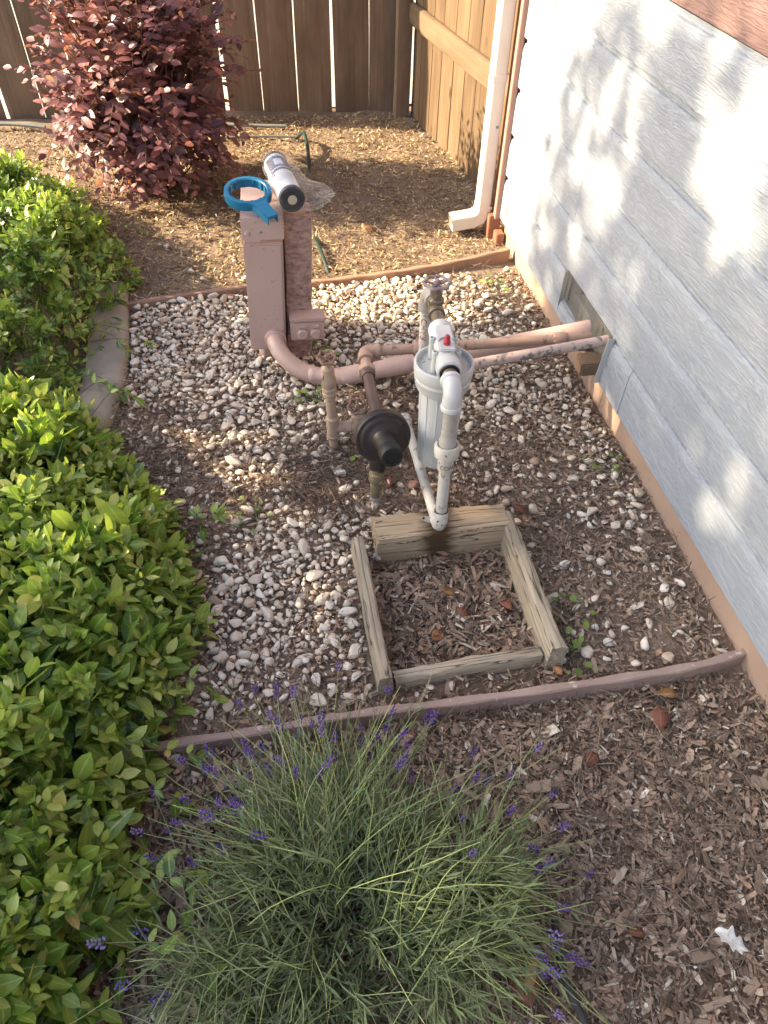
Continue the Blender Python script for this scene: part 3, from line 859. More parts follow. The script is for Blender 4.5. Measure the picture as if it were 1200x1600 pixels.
# ---- the four timbers of the square frame
def timber(L, Wd, Tk, mat, loc, rotz, label, seed, tilt=0.0, **k):
    o = rough_board('timber', L, Wd, Tk, mat, None, seed, amp=0.0016, nx=26, bevel=0.0045, ends=0.008)
    o.location = loc; o.rotation_euler = (tilt, 0, rotz)
    return tag(o, label, 'timber', 'timbers laid as a square frame')


timber(0.352, 0.092, 0.11, M['timber_damp'], (0.383, 1.236, 0.037), RAD(-0.3), 'thick weathered timber carrying the white pipe elbow at the back of the square', 31)
timber(0.42, 0.036, 0.10, M['timber_grey'], (0.160, 1.010, 0.036), RAD(90.5), 'narrow grey timber standing along the gravel side of the square', 32)
timber(0.43, 0.042, 0.13, M['timber_grey'], (0.565, 1.030, 0.024), RAD(90.6), 'deep grey timber with a dark knot on the house side of the square', 33)
timber(0.352, 0.036, 0.06, M['timber_grey'], (0.362, 0.838, 0.012), RAD(2.2), 'low split timber closing the lavender side of the square', 34)
sl = rough_board('wood_splint', 0.10, 0.014, 0.008, M['timber_grey'], None, 35, amp=0.002)
sl.location = (0.115, 0.805, 0.008); sl.rotation_euler = (0, 0, RAD(14))
tag(sl, 'loose thin splint of pale wood lying before the square frame', 'wood splint')

# ================================================================ PINK PEDESTAL, POST, OUTLET, CONDUIT
ped = empty('meter_pedestal', 'tall pink painted utility pedestal leaning beside the wooden post', 'utility pedestal', (-0.023, 2.10, 0.075), (0, RAD(3), RAD(-2)))
MB().box((0, 0.14, 0.19), (0.118, 0.28, 0.38)).build('cabinet', M['pink'], ped, bevel=0.003)
MB().box((0.006, -0.002, 0.187), (0.094, 0.006, 0.368)).build('front_cover', M['pink'], ped, bevel=0.0015)
MB().box((0, 0.055, 0.4365), (0.126, 0.122, 0.035)).build('lid', M['pink'], ped, bevel=0.004)
MB().box((0, 0.2, 0.4345), (0.126, 0.163, 0.031)).build('rear_lid', M['pink'], ped, bevel=0.004)
fr = [(-0.063, 0.0), (0.063, 0.006), (0.063, 0.06), (-0.063, 0.06)]
fl = [(-0.063, 0.012), (-0.058, 0.004), (-0.048, 0.0), (-0.012, 0.0), (-0.004, 0.006), (0.063, 0.008), (0.063, 0.062), (-0.063, 0.062)]
o = MB().prism(fl, 0.004).build('lid_flange', M['pink'], ped, bevel=0.001)
o.matrix_basis = Matrix.Translation((0, -0.0065, 0.386)) @ Matrix.Rotation(RAD(90), 4, 'X')
MB().lathe([(0.0085, 0), (0.0085, 0.003), (0.006, 0.006), (0.002, 0.007)], (-0.045, -0.009, 0.412), (0, -1, 0), 12).build('bolt', M['pink'], ped)
MB().lathe([(0.002, 0), (0.002, 0.004)], (-0.005, -0.009, 0.416), (0, -1, 0), 8).build('screw', M['rubber'], ped)
MB().box((0.032, -0.008, 0.431), (0.05, 0.004, 0.012)).build('hasp', M['pink'], ped, bevel=0.001)
MB().lathe([(0.024, -0.13), (0.024, 0.01)], (-0.01, 0.06, 0.0), (0, 0, 1), 18).build('stub_conduit', M['edging'], ped)

post = rough_board('wooden_post', 0.60, 0.105, 0.088, M['post'], None, 41, amp=0.002, nx=20, bevel=0.004)
post.rotation_euler = (0, RAD(-90 + 3), 0)
post.location = (0.0915, 2.186, 0.21)
tag(post, 'rough pink washed wooden post standing behind the outlet box', 'wooden post')

ob = empty('outlet_box', 'pink weatherproof double outlet box on the wooden post', 'outlet box', (0.111, 2.13, 0.147), (0, RAD(2), 0))
MB().box((0, -0.022, 0), (0.112, 0.052, 0.072)).build('box_body', M['pink_pipe'], ob, bevel=0.004)
MB().box((0, -0.018, 0.041), (0.118, 0.064, 0.012)).build('hood', M['pink_pipe'], ob, bevel=0.003)
MB().box((0.004, -0.0495, 0), (0.10, 0.004, 0.062)).build('cover_plate', M['pink'], ob, bevel=0.0015)
for s in (-1, 1):
    MB().lathe([(0.0185, 0), (0.0185, 0.008), (0.014, 0.012)], (0.004 + s * 0.021, -0.0515, -0.006), (0, -1, 0), 20).build('flap_cover', M['pink'], ob)
    MB().box((0.004 + s * 0.021, -0.055, 0.021), (0.026, 0.008, 0.008)).build('hinge', M['pink_pipe'], ob, bevel=0.001)

cond = empty('electrical_conduit', 'thick pink conduit sweeping from the pedestal to the house vent', 'conduit', (0.0, 2.09, 0.12))
c0 = Vector((0.0, 2.09, 0.12))


def rel(pts, o):
    return [Vector(p) - o for p in pts]


cp = smooth_path([(0.003, 2.10, 0.122), (0.004, 2.062, 0.118), (0.024, 2.022, 0.094), (0.075, 1.992, 0.058), (0.145, 1.977, 0.036), (0.225, 1.970, 0.036)], 30)
MB().tube(rel(cp, c0), 0.0285, 22).build('bend', M['pink'], cond)
MB().lathe([(0.036, 0), (0.036, 0.014), (0.031, 0.018)], Vector((0.003, 2.098, 0.122)) - c0, (0, -1, -0.1), 22).build('hub', M['pink_pipe'], cond)
A_, B_ = Vector((0.225, 1.970, 0.036)), Vector((1.045, 1.882, 0.212))
MB().tube(rel([A_, A_.lerp(B_, 0.5), B_], c0), 0.0285, 22).build('pipe', M['pink'], cond)
for f in (0.03, 0.205):
    P = A_.lerp(B_, f) - c0
    MB().lathe([(0.0318, -0.042), (0.0318, 0.042)], P, B_ - A_, 22).build('coupling', M['pink'], cond, bevel=0.001)

# ================================================================ GAS LINE AND REGULATOR
gas = empty('gas_line', 'tan gas pipe with a black round regulator rising by the timber', 'gas pipe', (0.24, 1.40, 0))
g0 = Vector((0.24, 1.40, 0))
GA, GB = Vector((0.27, 1.862, 0.20)), Vector((1.05, 1.852, 0.196))
MB().tube(rel([GA + Vector((0.03, 0, 0)), GA.lerp(GB, 0.25)], g0), 0.0165, 16).build('pipe', M['tan_pipe'], gas)
MB().tube(rel([GA.lerp(GB, 0.245), GA.lerp(GB, 0.8)], g0), 0.0162, 16).build('pipe', M['tan_pipe'], gas)
MB().tube(rel([GA.lerp(GB, 0.8), GB], g0), 0.0165, 16).build('pipe', M['tan_pipe'], gas)
for f, r, L in ((0.235, 0.0235, 0.032), (0.80, 0.0215, 0.022)):
    MB().lathe([(r - 0.002, -L), (r, -L + 0.004), (r, -0.004 * 0), (r, L - 0.004), (r - 0.002, L)], GA.lerp(GB, f) - g0, GB - GA, 18).build('coupling', M['tan_pipe'], gas)
MB().lathe([(0.018, 0), (0.018, 0.018), (0.014, 0.022)], GA.lerp(GB, 0.235) - g0 + Vector((0, 0, 0.015)), (0, 0.1, 1), 14).build('pipe_plug', M['tan_pipe'], gas)
el = smooth_path([(0.318, 1.862, 0.2), (0.285, 1.862, 0.2), (0.272, 1.856, 0.2), (0.268, 1.84, 0.2), (0.267, 1.815, 0.2)], 14)
MB().tube(rel(el, g0), [0.0225] * 2 + [0.0215] * 10 + [0.0225] * 2, 18).build('elbow', M['tan_pipe'], gas)
MB().lathe([(0.0245, -0.006), (0.0245, 0.006)], Vector((0.308, 1.862, 0.2)) - g0, (1, 0, 0), 18).build('elbow_rim', M['tan_pipe'], gas)
MB().lathe([(0.0245, -0.006), (0.0245, 0.006)], Vector((0.267, 1.822, 0.2)) - g0, (0, 1, 0), 18).build('elbow_rim', M['tan_pipe'], gas)
U = Vector((0.262, 1.765, 0.2))
MB().tube(rel([(0.267, 1.82, 0.2), (0.262, 1.76, 0.2)], g0), 0.0165, 16).build('nipple', M['tan_pipe'], gas)
MB().lathe([(0.022, -0.014), (0.0285, -0.012), (0.0285, 0.012), (0.022, 0.014)], U - g0, (0.03, 1, 0), 6).build('union_nut', M['tan_riser'], gas, bevel=0.0015, smooth=25)
MB().lathe([(0.0225, 0), (0.0225, 0.014), (0.020, 0.02)], U - g0 + Vector((0, -0.012, 0)), (0, -1, 0), 18).build('union_collar', M['dark_pipe'], gas)
MB().tube(rel([(0.262, 1.75, 0.2), (0.256, 1.48, 0.215)], g0), 0.0165, 16).build('inlet_pipe', M['dark_pipe'], gas)
# regulator
RN = Vector((0.05, -math.cos(RAD(13)), math.sin(RAD(13)))).normalized()
RC = Vector((0.2495, 1.402, 0.258)) - g0
reg = MB().lathe([(0.020, -0.065), (0.032, -0.055), (0.042, -0.03), (0.066, -0.018), (0.072, -0.014), (0.0735, -0.010), (0.0735, -0.001), (0.0715, 0.001), (0.0735, 0.003), (0.0735, 0.010), (0.071, 0.013),
                  (0.062, 0.0132), (0.058, 0.0165), (0.053, 0.0175), (0.048, 0.0172), (0.038, 0.0195), (0.0315, 0.0235), (0.0275, 0.032), (0.0262, 0.045), (0.0255, 0.078)], RC, RN, 40).build('regulator', M['regulator'], gas, smooth=30)


def rp(mb, name, mat, **k):
    return mb.build(name, mat, reg, **k)


rp(MB().lathe([(0.0265, 0.076), (0.0285, 0.079), (0.0285, 0.112), (0.026, 0.116), (0.018, 0.1165), (0.017, 0.112)], RC, RN, 26), 'spring_cap', M['rubber'])
side = Vector((1, 0, 0)); upv = RN.cross(side).normalized() * -1
upv = side.cross(RN).normalized()
for k in range(8):
    a = k * math.pi / 4 + 0.3
    p = RC + side * (0.0665 * math.cos(a)) + upv * (0.0665 * math.sin(a))
    rp(MB().lathe([(0.0038, 0.012), (0.0038, 0.0165), (0.002, 0.017)], p, RN, 6), 'bolt', M['regulator'])
rp(MB().box(RC + upv * 0.0745 + RN * -0.003 + side * 0.018, (0.016, 0.02, 0.012)), 'lug', M['regulator'], bevel=0.002)
down = Vector((-0.005, -0.004, -1))
rp(MB().tube([RC + RN * -0.03 + Vector((0, 0, -0.01)), RC + Vector((-0.004, 0.02, -0.06)), RC + Vector((-0.010, 0.012, -0.125))], [0.03, 0.027, 0.023], 18), 'valve_body', M['regulator'])
rise = Vector((0.237, 1.408, 0)) - g0
MB().tube([rise + Vector((0.0, 0.0, 0.14)), rise + Vector((-0.003, 0, -0.06))], 0.0165, 16).build('riser_pipe', M['worn_pipe'], gas)
MB().lathe([(0.0205, 0.0), (0.022, 0.005), (0.022, 0.03), (0.0205, 0.034)], rise + Vector((0, 0, 0.092)), (0, 0, 1), 16).build('riser_coupling', M['worn_pipe'], gas)
MB().lathe([(0.0185, 0.0), (0.0185, 0.03)], rise + Vector((-0.002, 0, 0.005)), (0, 0, 1), 16).build('tape_wrap', M['grey_paint'], gas)


# ================================================================ HAND WHEELS
def hand_wheel(mat, parent, c, axis, R=0.027, lobes=6, spokes=5):
    """A cast valve wheel: scalloped rim, spokes and a hub nut in one casting."""
    ax = Vector(axis).normalized(); up = Vector((1, 0, 0)) if abs(ax.x) < 0.9 else Vector((0, 1, 0))
    x = (up - ax * up.dot(ax)).normalized(); y = ax.cross(x); c = Vector(c)
    mb = MB(); n = 42; rim = []
    for k in range(n + 1):
        a = 2 * math.pi * k / n; r = R * (1 + 0.10 * math.cos(lobes * a))
        rim.append(c + x * (r * math.cos(a)) + y * (r * math.sin(a)))
    mb.tube(rim, 0.0042, 8, cap=False)
    for k in range(spokes):
        a = 2 * math.pi * (k + 0.2) / spokes
        mb.tube([c - ax * 0.004 + (x * math.cos(a) + y * math.sin(a)) * 0.006, c + (x * math.cos(a) + y * math.sin(a)) * R * 0.97], [0.0042, 0.0032], 6)
    mb.lathe([(0.0095, -0.008), (0.0095, 0.002), (0.006, 0.003), (0.006, 0.007), (0.003, 0.009)], c, ax, 12)
    return mb.build('hand_wheel', mat, parent)


# ================================================================ WATER RISER WITH TWO GATE VALVES
ris = empty('water_riser', 'tan painted water riser with two valve wheels before the pink conduit', 'water pipe', (0.142, 1.645, 0))
r0 = Vector((0.142, 1.645, 0))
MB().tube(rel([(0.1425, 1.645, -0.05), (0.1425, 1.645, 0.06)], r0), 0.0135, 16).build('lower_pipe', M['tan_riser'], ris)
MB().lathe([(0.0175, 0.0), (0.0195, 0.004), (0.0195, 0.012), (0.018, 0.014), (0.018, 0.066), (0.020, 0.068), (0.020, 0.078), (0.017, 0.082)], Vector((0, 0, 0.055)), (0, 0, 1), 18).build('tee', M['tan_riser'], ris)
MB().lathe([(0.0165, 0.0), (0.0165, 0.03), (0.0185, 0.032), (0.0185, 0.046), (0.0165, 0.048)], Vector((0.008, 0, 0.094)), (1, 0, 0), 16).build('tee_branch', M['tan_riser'], ris)
MB().tube(rel([(0.142, 1.645, 0.12), (0.1375, 1.645, 0.225)], r0), 0.0145, 16).build('riser_pipe', M['tan_riser'], ris)
vb = Vector((-0.0045, 0, 0.215))
MB().lathe([(0.0165, 0), (0.0205, 0.003), (0.0205, 0.012), (0.018, 0.015), (0.0205, 0.018), (0.0205, 0.028), (0.018, 0.031), (0.0215, 0.036), (0.0215, 0.062), (0.019, 0.068), (0.0185, 0.095), (0.012, 0.1), (0.009, 0.105), (0.009, 0.118)], vb, (-0.03, 0, 1), 18).build('valve_body', M['tan_riser'], ris)
MB().lathe([(0.0175, 0), (0.016, 0.02), (0.018, 0.026), (0.0195, 0.034), (0.017, 0.042)], vb + Vector((-0.012, 0, 0.07)), (-1, 0.35, -0.05), 16).build('hose_outlet', M['pink_pipe'], ris)
MB().lathe([(0.004, 0), (0.004, 0.02)], vb + Vector((-0.003, 0, 0.112)), (0, 0, 1), 8).build('valve_stem', M['brass'], ris)
hand_wheel(M['wheel_tan'], ris, vb + Vector((-0.004, 0, 0.128)), (0.05, -0.25, 1), 0.0225)
# second valve on the branch
MB().lathe([(0.0125, 0), (0.0125, 0.02)], Vector((0.045, 0, 0.094)), (1, 0, 0), 14).build('nipple', M['dark_pipe'], ris)
MB().lathe([(0.018, 0), (0.018, 0.036)], Vector((0.056, 0, 0.094)), (1, 0, 0), 16).build('valve_end', M['tan_riser'], ris)
MB().lathe([(0.021, -0.02), (0.021, 0.028), (0.018, 0.034), (0.019, 0.04), (0.011, 0.048), (0.008, 0.066)], Vector((0.075, 0, 0.094)), (0, 0, 1), 18).build('valve_body', M['tan_riser'], ris)
hand_wheel(M['wheel_tan'], ris, Vector((0.075, 0, 0.166)), (-0.1, -0.3, 1), 0.026)
MB().tube(rel([(0.23, 1.645, 0.094), (0.372, 1.645, 0.096)], r0), 0.012, 14).build('feed_pipe', M['white_pipe'], ris)

# ================================================================ WHITE SUPPLY PIPE, UNION, ELBOWS
wp = empty('water_supply_pipe', 'white plastic pipe rising from the thick timber to the filter', 'water pipe', (0.370, 1.235, 0.09))
w0 = Vector((0.370, 1.235, 0.09))
MB().tube(rel([(0.362, 1.645, 0.096), (0.363, 1.235, 0.113)], w0), 0.0135, 16).build('ground_pipe', M['white_pipe'], wp)
MB().lathe([(0.0175, 0), (0.0175, 0.03)], Vector((0.362, 1.63, 0.096)) - w0, (0, 1, 0), 16).build('pipe_socket', M['white_pipe'], wp)
EL = Vector((0.3665, 1.222, 0.111))
MB().tube(rel(smooth_path([(0.366, 1.262, 0.112), (0.3665, 1.228, 0.110), (0.368, 1.206, 0.112), (0.370, 1.204, 0.128), (0.372, 1.212, 0.150)], 14), w0), [0.0165] * 3 + [0.018] * 8 + [0.0185] * 3, 18).build('lower_elbow', M['white_dirty'], wp)
UP0, UP1 = Vector((0.3725, 1.214, 0.145)), Vector((0.379, 1.25, 0.47))
MB().tube(rel([UP0, UP0.lerp(UP1, 0.45)], w0), 0.0145, 18).build('upright_pipe', M['white_pipe'], wp)
MB().lathe([(0.0165, 0), (0.0175, 0.004), (0.0175, 0.010)], UP0 - w0, UP1 - UP0, 18).build('dark_seal', M['dark_pipe'], wp)
ux = (UP1 - UP0).normalized(); ub = UP0 + ux * 0.160
MB().lathe([(0.0175, -0.022), (0.0195, -0.018), (0.0195, 0.012), (0.022, 0.02), (0.0295, 0.024), (0.0305, 0.03), (0.0305, 0.052), (0.0285, 0.056), (0.024, 0.056), (0.0235, 0.05)], ub - w0, ux, 24).build('union_nut', M['white_dirty'], wp)
MB().lathe([(0.021, 0.045), (0.021, 0.068), (0.018, 0.074), (0.018, 0.088), (0.0175, 0.098)], ub - w0, ux, 20).build('union_tail', M['pvc_grey'], wp)
MB().tube(rel([ub + ux * 0.09, Vector((0.379, 1.249, 0.468))], w0), 0.0165, 18).build('upper_pipe', M['pvc_grey'], wp)
MB().tube(rel(smooth_path([(0.3788, 1.248, 0.455), (0.379, 1.249, 0.478), (0.380, 1.2515, 0.494), (0.3808, 1.259, 0.504), (0.3815, 1.268, 0.5068), (0.383, 1.289, 0.507)], 20), w0), [0.0215] * 4 + [0.0212] * 12 + [0.0215] * 4, 20).build('upper_elbow', M['white'], wp)
MB().lathe([(0.0225, -0.001), (0.0243, 0.001), (0.0243, 0.010), (0.0225, 0.012)], Vector((0.3788, 1.248, 0.455)) - w0, ux, 20).build('elbow_rim', M['white'], wp)
MB().lathe([(0.0225, -0.001), (0.0243, 0.001), (0.0243, 0.010), (0.0225, 0.012)], Vector((0.3822, 1.279, 0.507)) - w0, (0.02, 1, 0), 20).build('elbow_rim', M['white'], wp)
# strap that holds the elbow to the timber
st = MB()
st.prism([(0.036 * math.cos(a), 0.012 * math.sin(a)) for a in np.linspace(0, 2 * math.pi, 20)[:-1]], 0.003)
o = st.build('pipe_strap', M['pvc_grey'], wp, bevel=0.0008); o.location = (-0.006, -0.0, 0.004); o.rotation_euler = (0, 0, RAD(-20))
MB().lathe([(0.0045, 0), (0.003, 0.003)], (-0.034, 0.010, 0.006), (0, 0, 1), 8).build('strap_screw', M['rubber'], wp)

# ================================================================ WATER FILTER
FC = Vector((0.397, 1.405, 0))
wf = empty('water_filter', 'white water filter housing with red button hanging between its pipes', 'water filter', FC)
sump = MB().lathe([(0.036, 0.158), (0.045, 0.160), (0.0485, 0.168), (0.0525, 0.30), (0.0555, 0.425)], (0, 0, 0), (0, 0, 1), 44).build('sump', M['white'], wf, smooth=35)
for k in range(12):
    a = k * math.pi / 6 + 0.13
    MB().tube([(0.0482 * math.cos(a), 0.0482 * math.sin(a), 0.172), (0.0552 * math.cos(a), 0.0552 * math.sin(a), 0.420)], 0.0022, 6).build('rib', M['white'], sump)
lid = MB().lathe([(0.057, 0.402), (0.064, 0.404), (0.0675, 0.412), (0.069, 0.430), (0.0705, 0.432), (0.0705, 0.438), (0.0695, 0.440), (0.072, 0.444), (0.0735, 0.470), (0.072, 0.475), (0.068, 0.4765), (0.0655, 0.474), (0.0645, 0.462), (0.0, 0.4615)], (0, 0, 0), (0, 0, 1), 48, cap=False).build('lid', M['white'], wf, smooth=35)
o = MB().lathe([(0.0642, 0.4625), (0.0, 0.4655)], (0, 0, 0), (0, 0, 1), 36, cap=False).build('lid_dish', M['white_dirty'], lid)
hx = Vector((0.028, 0.30, 0.0)).normalized()
hc = Vector((-0.002, 0.0, 0.507))
MB().lathe([(0.0265, -0.092), (0.0295, -0.089), (0.0295, -0.062), (0.026, -0.056), (0.024, -0.02), (0.024, 0.02), (0.026, 0.05), (0.0295, 0.055), (0.0295, 0.088), (0.0265, 0.092)], hc, hx, 26).build('head_pipe', M['white'], wf)
ang_h = math.atan2(hx.y, hx.x)
o = MB().box((0, 0, -0.022), (0.15, 0.036, 0.045)).build('head_bridge', M['white'], wf, bevel=0.004); o.location = hc; o.rotation_euler = (0, 0, ang_h)
o = MB().box((0.006, 0, 0.0285), (0.104, 0.040, 0.007)).build('top_plate', M['white'], wf, bevel=0.003); o.location = hc; o.rotation_euler = (0, 0, ang_h)
arc = [(0.018 * math.cos(a), 0.018 * math.sin(a), 0.0335) for a in np.linspace(-1.3, 1.3, 12)]
o = MB().tube(arc, 0.0016, 6).build('button_guard', M['pvc_grey'], wf); o.location = hc + hx * -0.016; o.rotation_euler = (0, 0, ang_h)
o = MB().lathe([(0.0085, 0), (0.0088, 0.008), (0.0068, 0.011), (0.0066, 0.021), (0.0045, 0.024)], (0, 0, 0.031), (0, 0, 1), 16).build('red_button', M['red'], wf); o.location = hc + hx * -0.022
for sx in (-1, 1):
    for d in (-0.03, 0.028):
        side_h = Vector((hx.y, -hx.x, 0))
        o = MB().lathe([(0.0075, 0), (0.0075, 0.058), (0.006, 0.06), (0.004, 0.06), (0.0035, 0.05)], (0, 0, -0.042), (0, 0, 1), 14).build('screw_boss', M['white'], wf)
        o.location = hc + hx * d + side_h * (0.027 * sx)
nip = MB().lathe([(0.0215, -0.004), (0.0215, 0.004), (0.0165, 0.006), (0.0182, 0.009), (0.0165, 0.012), (0.0182, 0.015), (0.0165, 0.018), (0.0182, 0.021), (0.0165, 0.024), (0.0182, 0.027), (0.0165, 0.03), (0.0165, 0.048)], hc + hx * -0.086, -hx, 20).build('threaded_nipple', M['brass'], wf)
MB().lathe([(0.0235, 0), (0.0225, 0.004)], hc + hx * -0.0925, -hx, 24).build('port_seal', M['rubber'], wf)
MB().lathe([(0.0185, 0), (0.0185, 0.008), (0.0162, 0.010), (0.0162, 0.085)], hc + hx * 0.088, hx, 20).build('rear_nipple', M['brass'], wf)

# ---- gate valve behind the filter, down pipe and the peeling pipe to the house
VC = FC + hc + hx * 0.185
gv = empty('outlet_valve', 'mauve hand wheel valve and stained pipe behind the white filter', 'valve', (VC.x, VC.y, 0))
v0 = Vector((VC.x, VC.y, 0)); vz = VC.z
MB().lathe([(0.0205, -0.036), (0.0215, -0.034), (0.0215, -0.02), (0.018, -0.016), (0.020, 0.0), (0.018, 0.016), (0.0215, 0.02), (0.0215, 0.034), (0.0205, 0.036)], (0, 0, vz), hx, 20).build('valve_body', M['brass'], gv)
MB().lathe([(0.019, 0), (0.019, 0.014), (0.021, 0.016), (0.021, 0.022), (0.0155, 0.026), (0.0155, 0.042), (0.009, 0.045), (0.006, 0.065)], (0, 0, vz + 0.004), (0, 0, 1), 16).build('bonnet', M['brass'], gv)
hand_wheel(M['wheel_grey'], gv, (0, 0, vz + 0.070), (0, 0, 1), 0.031, 6, 5)
e0 = Vector((0, 0, vz)) + hx * 0.03
MB().tube(smooth_path([e0, e0 + hx * 0.028, e0 + hx * 0.048 + Vector((-0.004, 0, -0.006)), e0 + hx * 0.055 + Vector((-0.01, 0, -0.03)), e0 + hx * 0.055 + Vector((-0.010, 0, -0.05))], 16), 0.021, 20).build('elbow', M['pvc_grey'], gv)
MB().lathe([(0.0235, -0.004), (0.0235, 0.006)], e0 + hx * 0.002, hx, 20).build('elbow_rim', M['pvc_grey'], gv)
dp = e0 + hx * 0.055 + Vector((-0.010, 0, 0))
MB().lathe([(0.0235, -0.006), (0.0235, 0.005)], dp + Vector((0, 0, -0.05)), (0, 0, 1), 20).build('elbow_rim', M['pvc_grey'], gv)
dpo = MB().tube([dp + Vector((0, 0, -0.05)), dp + Vector((0.003, 0, -0.245))], 0.0165, 20).build('down_pipe', M['white_pipe'], gv)
fz = vz - 0.262
MB().tube(smooth_path([dp + Vector((0.003, 0, -0.225)), dp + Vector((0.003, 0, -0.25)), dp + Vector((0.012, 0.0, -0.262)), dp + Vector((0.045, 0.003, -0.262))], 12), 0.0205, 18).build('elbow', M['peel_pipe'], gv)
fa = dp + Vector((0.03, 0.002, -0.262)); fb = Vector((1.03, 1.755, 0.250)) - v0
MB().tube([fa, fb], 0.0155, 18).build('house_pipe', M['peel_pipe'], gv)


# ---- lettering on pipes (bent round the pipe surface)
def text_mesh(txt, size):
    cu = bpy.data.curves.new('lettering', 'FONT'); cu.body = txt; cu.size = size; cu.align_x = 'LEFT'; cu.align_y = 'CENTER'; cu.resolution_u = 3
    ob_ = bpy.data.objects.new('lettering', cu); COL.objects.link(ob_)
    dg = bpy.context.evaluated_depsgraph_get()
    me = bpy.data.meshes.new_from_object(ob_.evaluated_get(dg))
    bpy.data.objects.remove(ob_); bpy.data.curves.remove(cu)
    return me


def wrap_text(name, txt, size, mat, parent, base, axis, face, radius, along_is_x=True):
    """Lettering laid on a cylinder: x of the text runs along the axis (or round it), y round the other way."""
    me = text_mesh(txt, size); a = Vector(axis).normalized(); f = Vector(face); f = (f - a * f.dot(a)).normalized(); s = a.cross(f)
    for v in me.vertices:
        u, w = (v.co.x, v.co.y) if along_is_x else (v.co.y, v.co.x - 1.1 * size)
        t = (w if along_is_x else w) / radius
        p = Vector(base) + a * u + (f * math.cos(t) + s * math.sin(t)) * (radius + 0.0004)
        v.co = p
    me.name = name; me.materials.clear(); me.materials.append(mat)
    o = bpy.data.objects.new(name, me); COL.objects.link(o); o.parent = parent
    return o


wrap_text('lettering', 'CHAR', 0.026, M['red_ink'], dpo, dp + Vector((-0.000, 0, -0.075)), (0.003 / 0.195, 0, -1), (-0.55, -1, 0), 0.0165)
wrap_text('lettering', 'CON', 0.0155, M['black_ink'], wp, ub + ux * -0.004 - w0, ux, (-0.15, -1, 0), 0.0196, along_is_x=False)

# ================================================================ WRENCH, CARTRIDGE, BAG on the pedestal
n = 40
wr = empty('filter_wrench', 'blue plastic ring wrench lying on top of the pink pedestal', 'wrench', (-0.032, 2.182, 0.566), (RAD(9), RAD(1), RAD(4)))


def ring_shape():
    Ro, Ri = 0.069, 0.055
    A = np.linspace(0, 2 * math.pi, 57)[:-1]
    bm = bmesh.new()
    hd = math.atan2(-0.11, 0.045)          # handle direction
    hw = 0.0165
    outer = []
    for a in A:
        d = (a - hd + math.pi) % (2 * math.pi) - math.pi
        outer.append([Ro * math.cos(a), Ro * math.sin(a)])
    V, F = [], []
    h = 0.013
    m = len(A)
    for (r, z) in ((Ro, -h), (Ro + 0.0015, -h * 0.2), (Ro, h), (Ro - 0.003, h + 0.001), (Ri + 0.003, h + 0.001), (Ri, h - 0.002), (Ri, -h)):
        for a in A:
            V.append((r * math.cos(a), r * math.sin(a), z))
    nr = 7
    for i in range(nr):
        j = (i + 1) % nr
        for k in range(m):
            F.append((i * m + k, i * m + (k + 1) % m, j * m + (k + 1) % m, j * m + k))
    return MB().add(V, F), hd


mbr, hd = ring_shape()
mbr.build('ring', M['wrench'], wr, smooth=40)
ca, sa = math.cos(hd), math.sin(hd)
out = [(0.056, 0.052), (0.064, 0.035), (0.076, 0.024), (0.092, 0.020), (0.150, 0.0165), (0.152, 0.015), (0.152, -0.015), (0.150, -0.0165), (0.092, -0.020), (0.076, -0.024), (0.064, -0.035), (0.056, -0.052)]
out = [(0.0565, 0.030), (0.064, 0.032), (0.070, 0.026), (0.078, 0.0215), (0.092, 0.019), (0.146, 0.0165), (0.148, 0.015), (0.148, -0.015), (0.146, -0.0165), (0.092, -0.019), (0.078, -0.0215), (0.070, -0.026), (0.064, -0.032), (0.0565, -0.030), (0.0595, -0.015), (0.0605, 0), (0.0595, 0.015)]
o = MB().prism([(a * ca - b * sa, a * sa + b * ca) for a, b in out], 0.010).build('handle', M['wrench'], wr, bevel=0.0016)
o.location = (0, 0, 0.003)
for s in (-1, 1):
    q1 = [(0.072, s * 0.0245), (0.092, s * 0.0185), (0.146, s * 0.016)]
    mb = MB()
    for (a, b), (c, d) in zip(q1[:-1], q1[1:]):
        mb.tube([(a * ca - b * sa, a * sa + b * ca, -0.006), (c * ca - d * sa, c * sa + d * ca, -0.006)], 0.0016, 4)
    mbp = MB()
    pts = [(0.070, s * 0.026), (0.092, s * 0.019), (0.146, s * 0.0165), (0.146, s * 0.0135), (0.092, s * 0.016), (0.070, s * 0.022)]
    o = mbp.prism([(a * ca - b * sa, a * sa + b * ca) for a, b in pts], 0.020).build('handle_flange', M['wrench'], wr, bevel=0.0008); o.location = (0, 0, -0.0135)
for k in range(12):
    a = 2 * math.pi * k / 12 + 0.1
    o = MB().box((0.0535, 0, 0), (0.004, 0.006, 0.024)).build('grip_tooth', M['wrench'], wr, bevel=0.0008); o.rotation_euler = (0, 0, a)

ca0, ca1 = Vector((0.094, 2.105, 0.574)), Vector((0.058, 2.362, 0.580))
cart = empty('filter_cartridge', 'navy capped water filter cartridge with white printed wrapper in clear bag', 'filter cartridge', ca0)
ax = (ca1 - ca0).normalized(); CL = (ca1 - ca0).length
CR = 0.036
MB().lathe([(CR, 0.012), (CR, CL - 0.012)], (0, 0, 0), ax, 36, cap=False).build('wrapper', M['label_white'], cart)
for base, d in ((Vector((0, 0, 0)), 1), (ax * CL, -1)):
    cp_ = MB().lathe([(0.010, 0.0015), (0.030, 0.0), (CR + 0.0012, 0.002), (CR + 0.002, 0.006), (CR + 0.002, 0.016), (CR, 0.017)], base, ax * d, 36).build('end_cap', M['cap_navy'], cart)
    MB().lathe([(0.0135, -0.0015), (0.0135, 0.004)], base, ax * d, 24).build('seal', M['cap_cream'], cp_)


